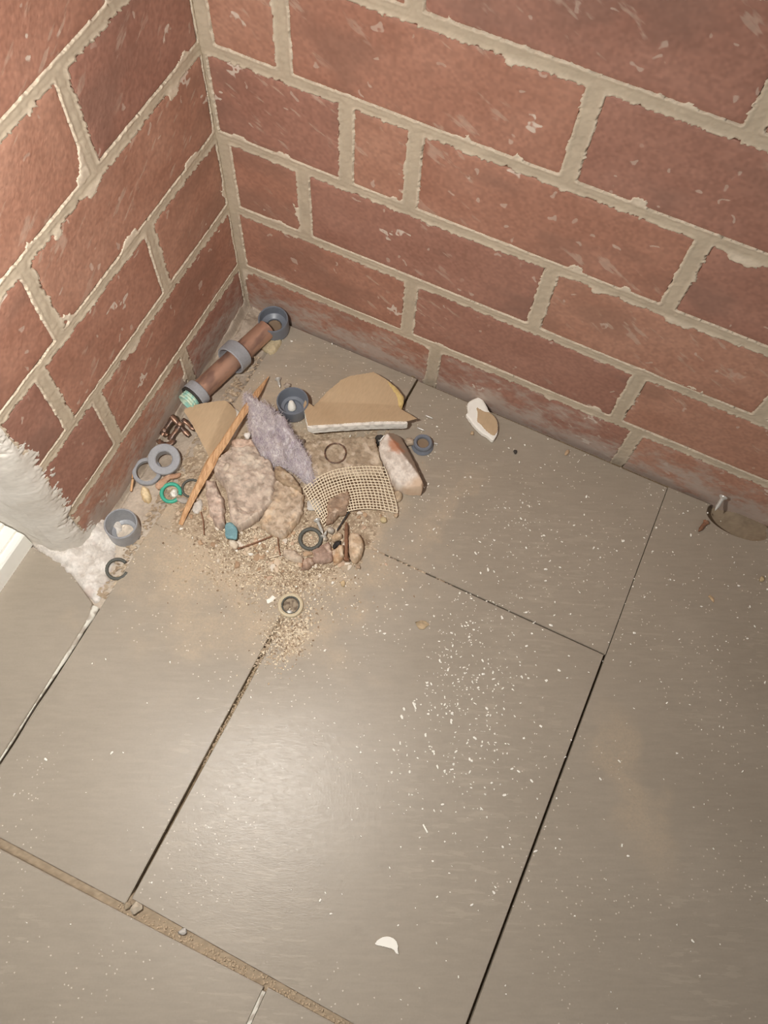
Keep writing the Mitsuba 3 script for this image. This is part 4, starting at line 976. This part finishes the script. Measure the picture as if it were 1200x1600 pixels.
for i, (x, y, s) in enumerate(big):
    q = at(x, y, .001); g = max(0.0, ground(q[0], q[1])) if q[0] > .05 else ground(q[0], q[1])
    where = ('rough screed along the left-hand wall' if q[0] < .05 else 'large right-hand tile' if q[0] > .505 else 'tile behind the heap' if q[0] < .212 and q[1] > -.13 else 'rubble heap and its dust' if q[0] < .225 and q[1] > -.315 else
             'left-hand front tile' if q[0] < .208 and q[1] > -.586 else 'front-most tiles below the wide joint' if q[1] < -.585 else 'middle front tile' if q[1] < -.205 else 'middle back tile by the right-hand wall')
    m = pebble([q[0], q[1], g], s * .00042 * (1.5 if i % 3 == 0 else 1.1), s * .00036, s * .00022, 500 + i, 1, .45)
    obj('plaster_crumb', m, 'm_white' if i % 4 else 'm_gypsum', smooth=True, label='small white plaster crumb lying loose on the ' + where, cat='crumb', group='white crumbs on the ' + where)
for i, (a, b, w, lab) in enumerate([((417, 940), (428, 932), .0022, 'short white strip just left of the cream washer'), ((661, 1288), (668, 1301), .0007, 'white curl of shaving on the middle tile right of the glossy patch'), ((645, 1097), (650, 1108), .0008, 'tiny white curl of plaster in the centre of the middle tile')]):
    pp = np.array([on(*a, .001) + (on(*b, .001) - on(*a, .001)) * s for s in np.linspace(0, 1, 6)]) + np.outer(np.sin(np.linspace(0, 3.14, 6)), [.0008, -.0006, .0004])
    obj('white_strip', tube(pp, w, 6, flat=.35), 'm_white', smooth=30, label=lab, cat='strip')

# ---------------------------------------------------------------- loose chips of mortar in the heap
rng = np.random.default_rng(71)
cand = np.vstack([np.stack([rng.normal(x, sx, n), rng.normal(y, sy, n)], 1) for x, y, sx, sy, n in ((430, 868, 42, 22, 46), (520, 868, 36, 16, 30), (335, 815, 24, 22, 14), (565, 812, 26, 10, 10), (395, 842, 26, 12, 14), (300, 795, 16, 16, 8))])
cols = [(206, 186, 162), (184, 156, 128), (168, 140, 114), (216, 204, 188), (196, 170, 146)]
pl_ = []
for i, (x, y) in enumerate(cand):
    q = at(x, y, .003)
    if q[0] < .055: continue
    g = ground(q[0], q[1]); r = rng.uniform(.0012, .0030) * (1.3 if i % 7 == 0 else 1)
    m = pebble([q[0], q[1], g - .0002], r * rng.uniform(1, 1.7), r, r * .55, 700 + i, 1, .5)
    c = lin(*cols[i % 5]) * (.85 + .3 * n3(m.vertices, 900, i, 2)[:, None])
    obj('mortar_crumb', m, 'm_vertex', smooth=False, color=np.clip(c, 0, .9), label='small broken crumb of mortar lying in the dust at the front of the heap', cat='crumb', group='mortar crumbs in the heap')
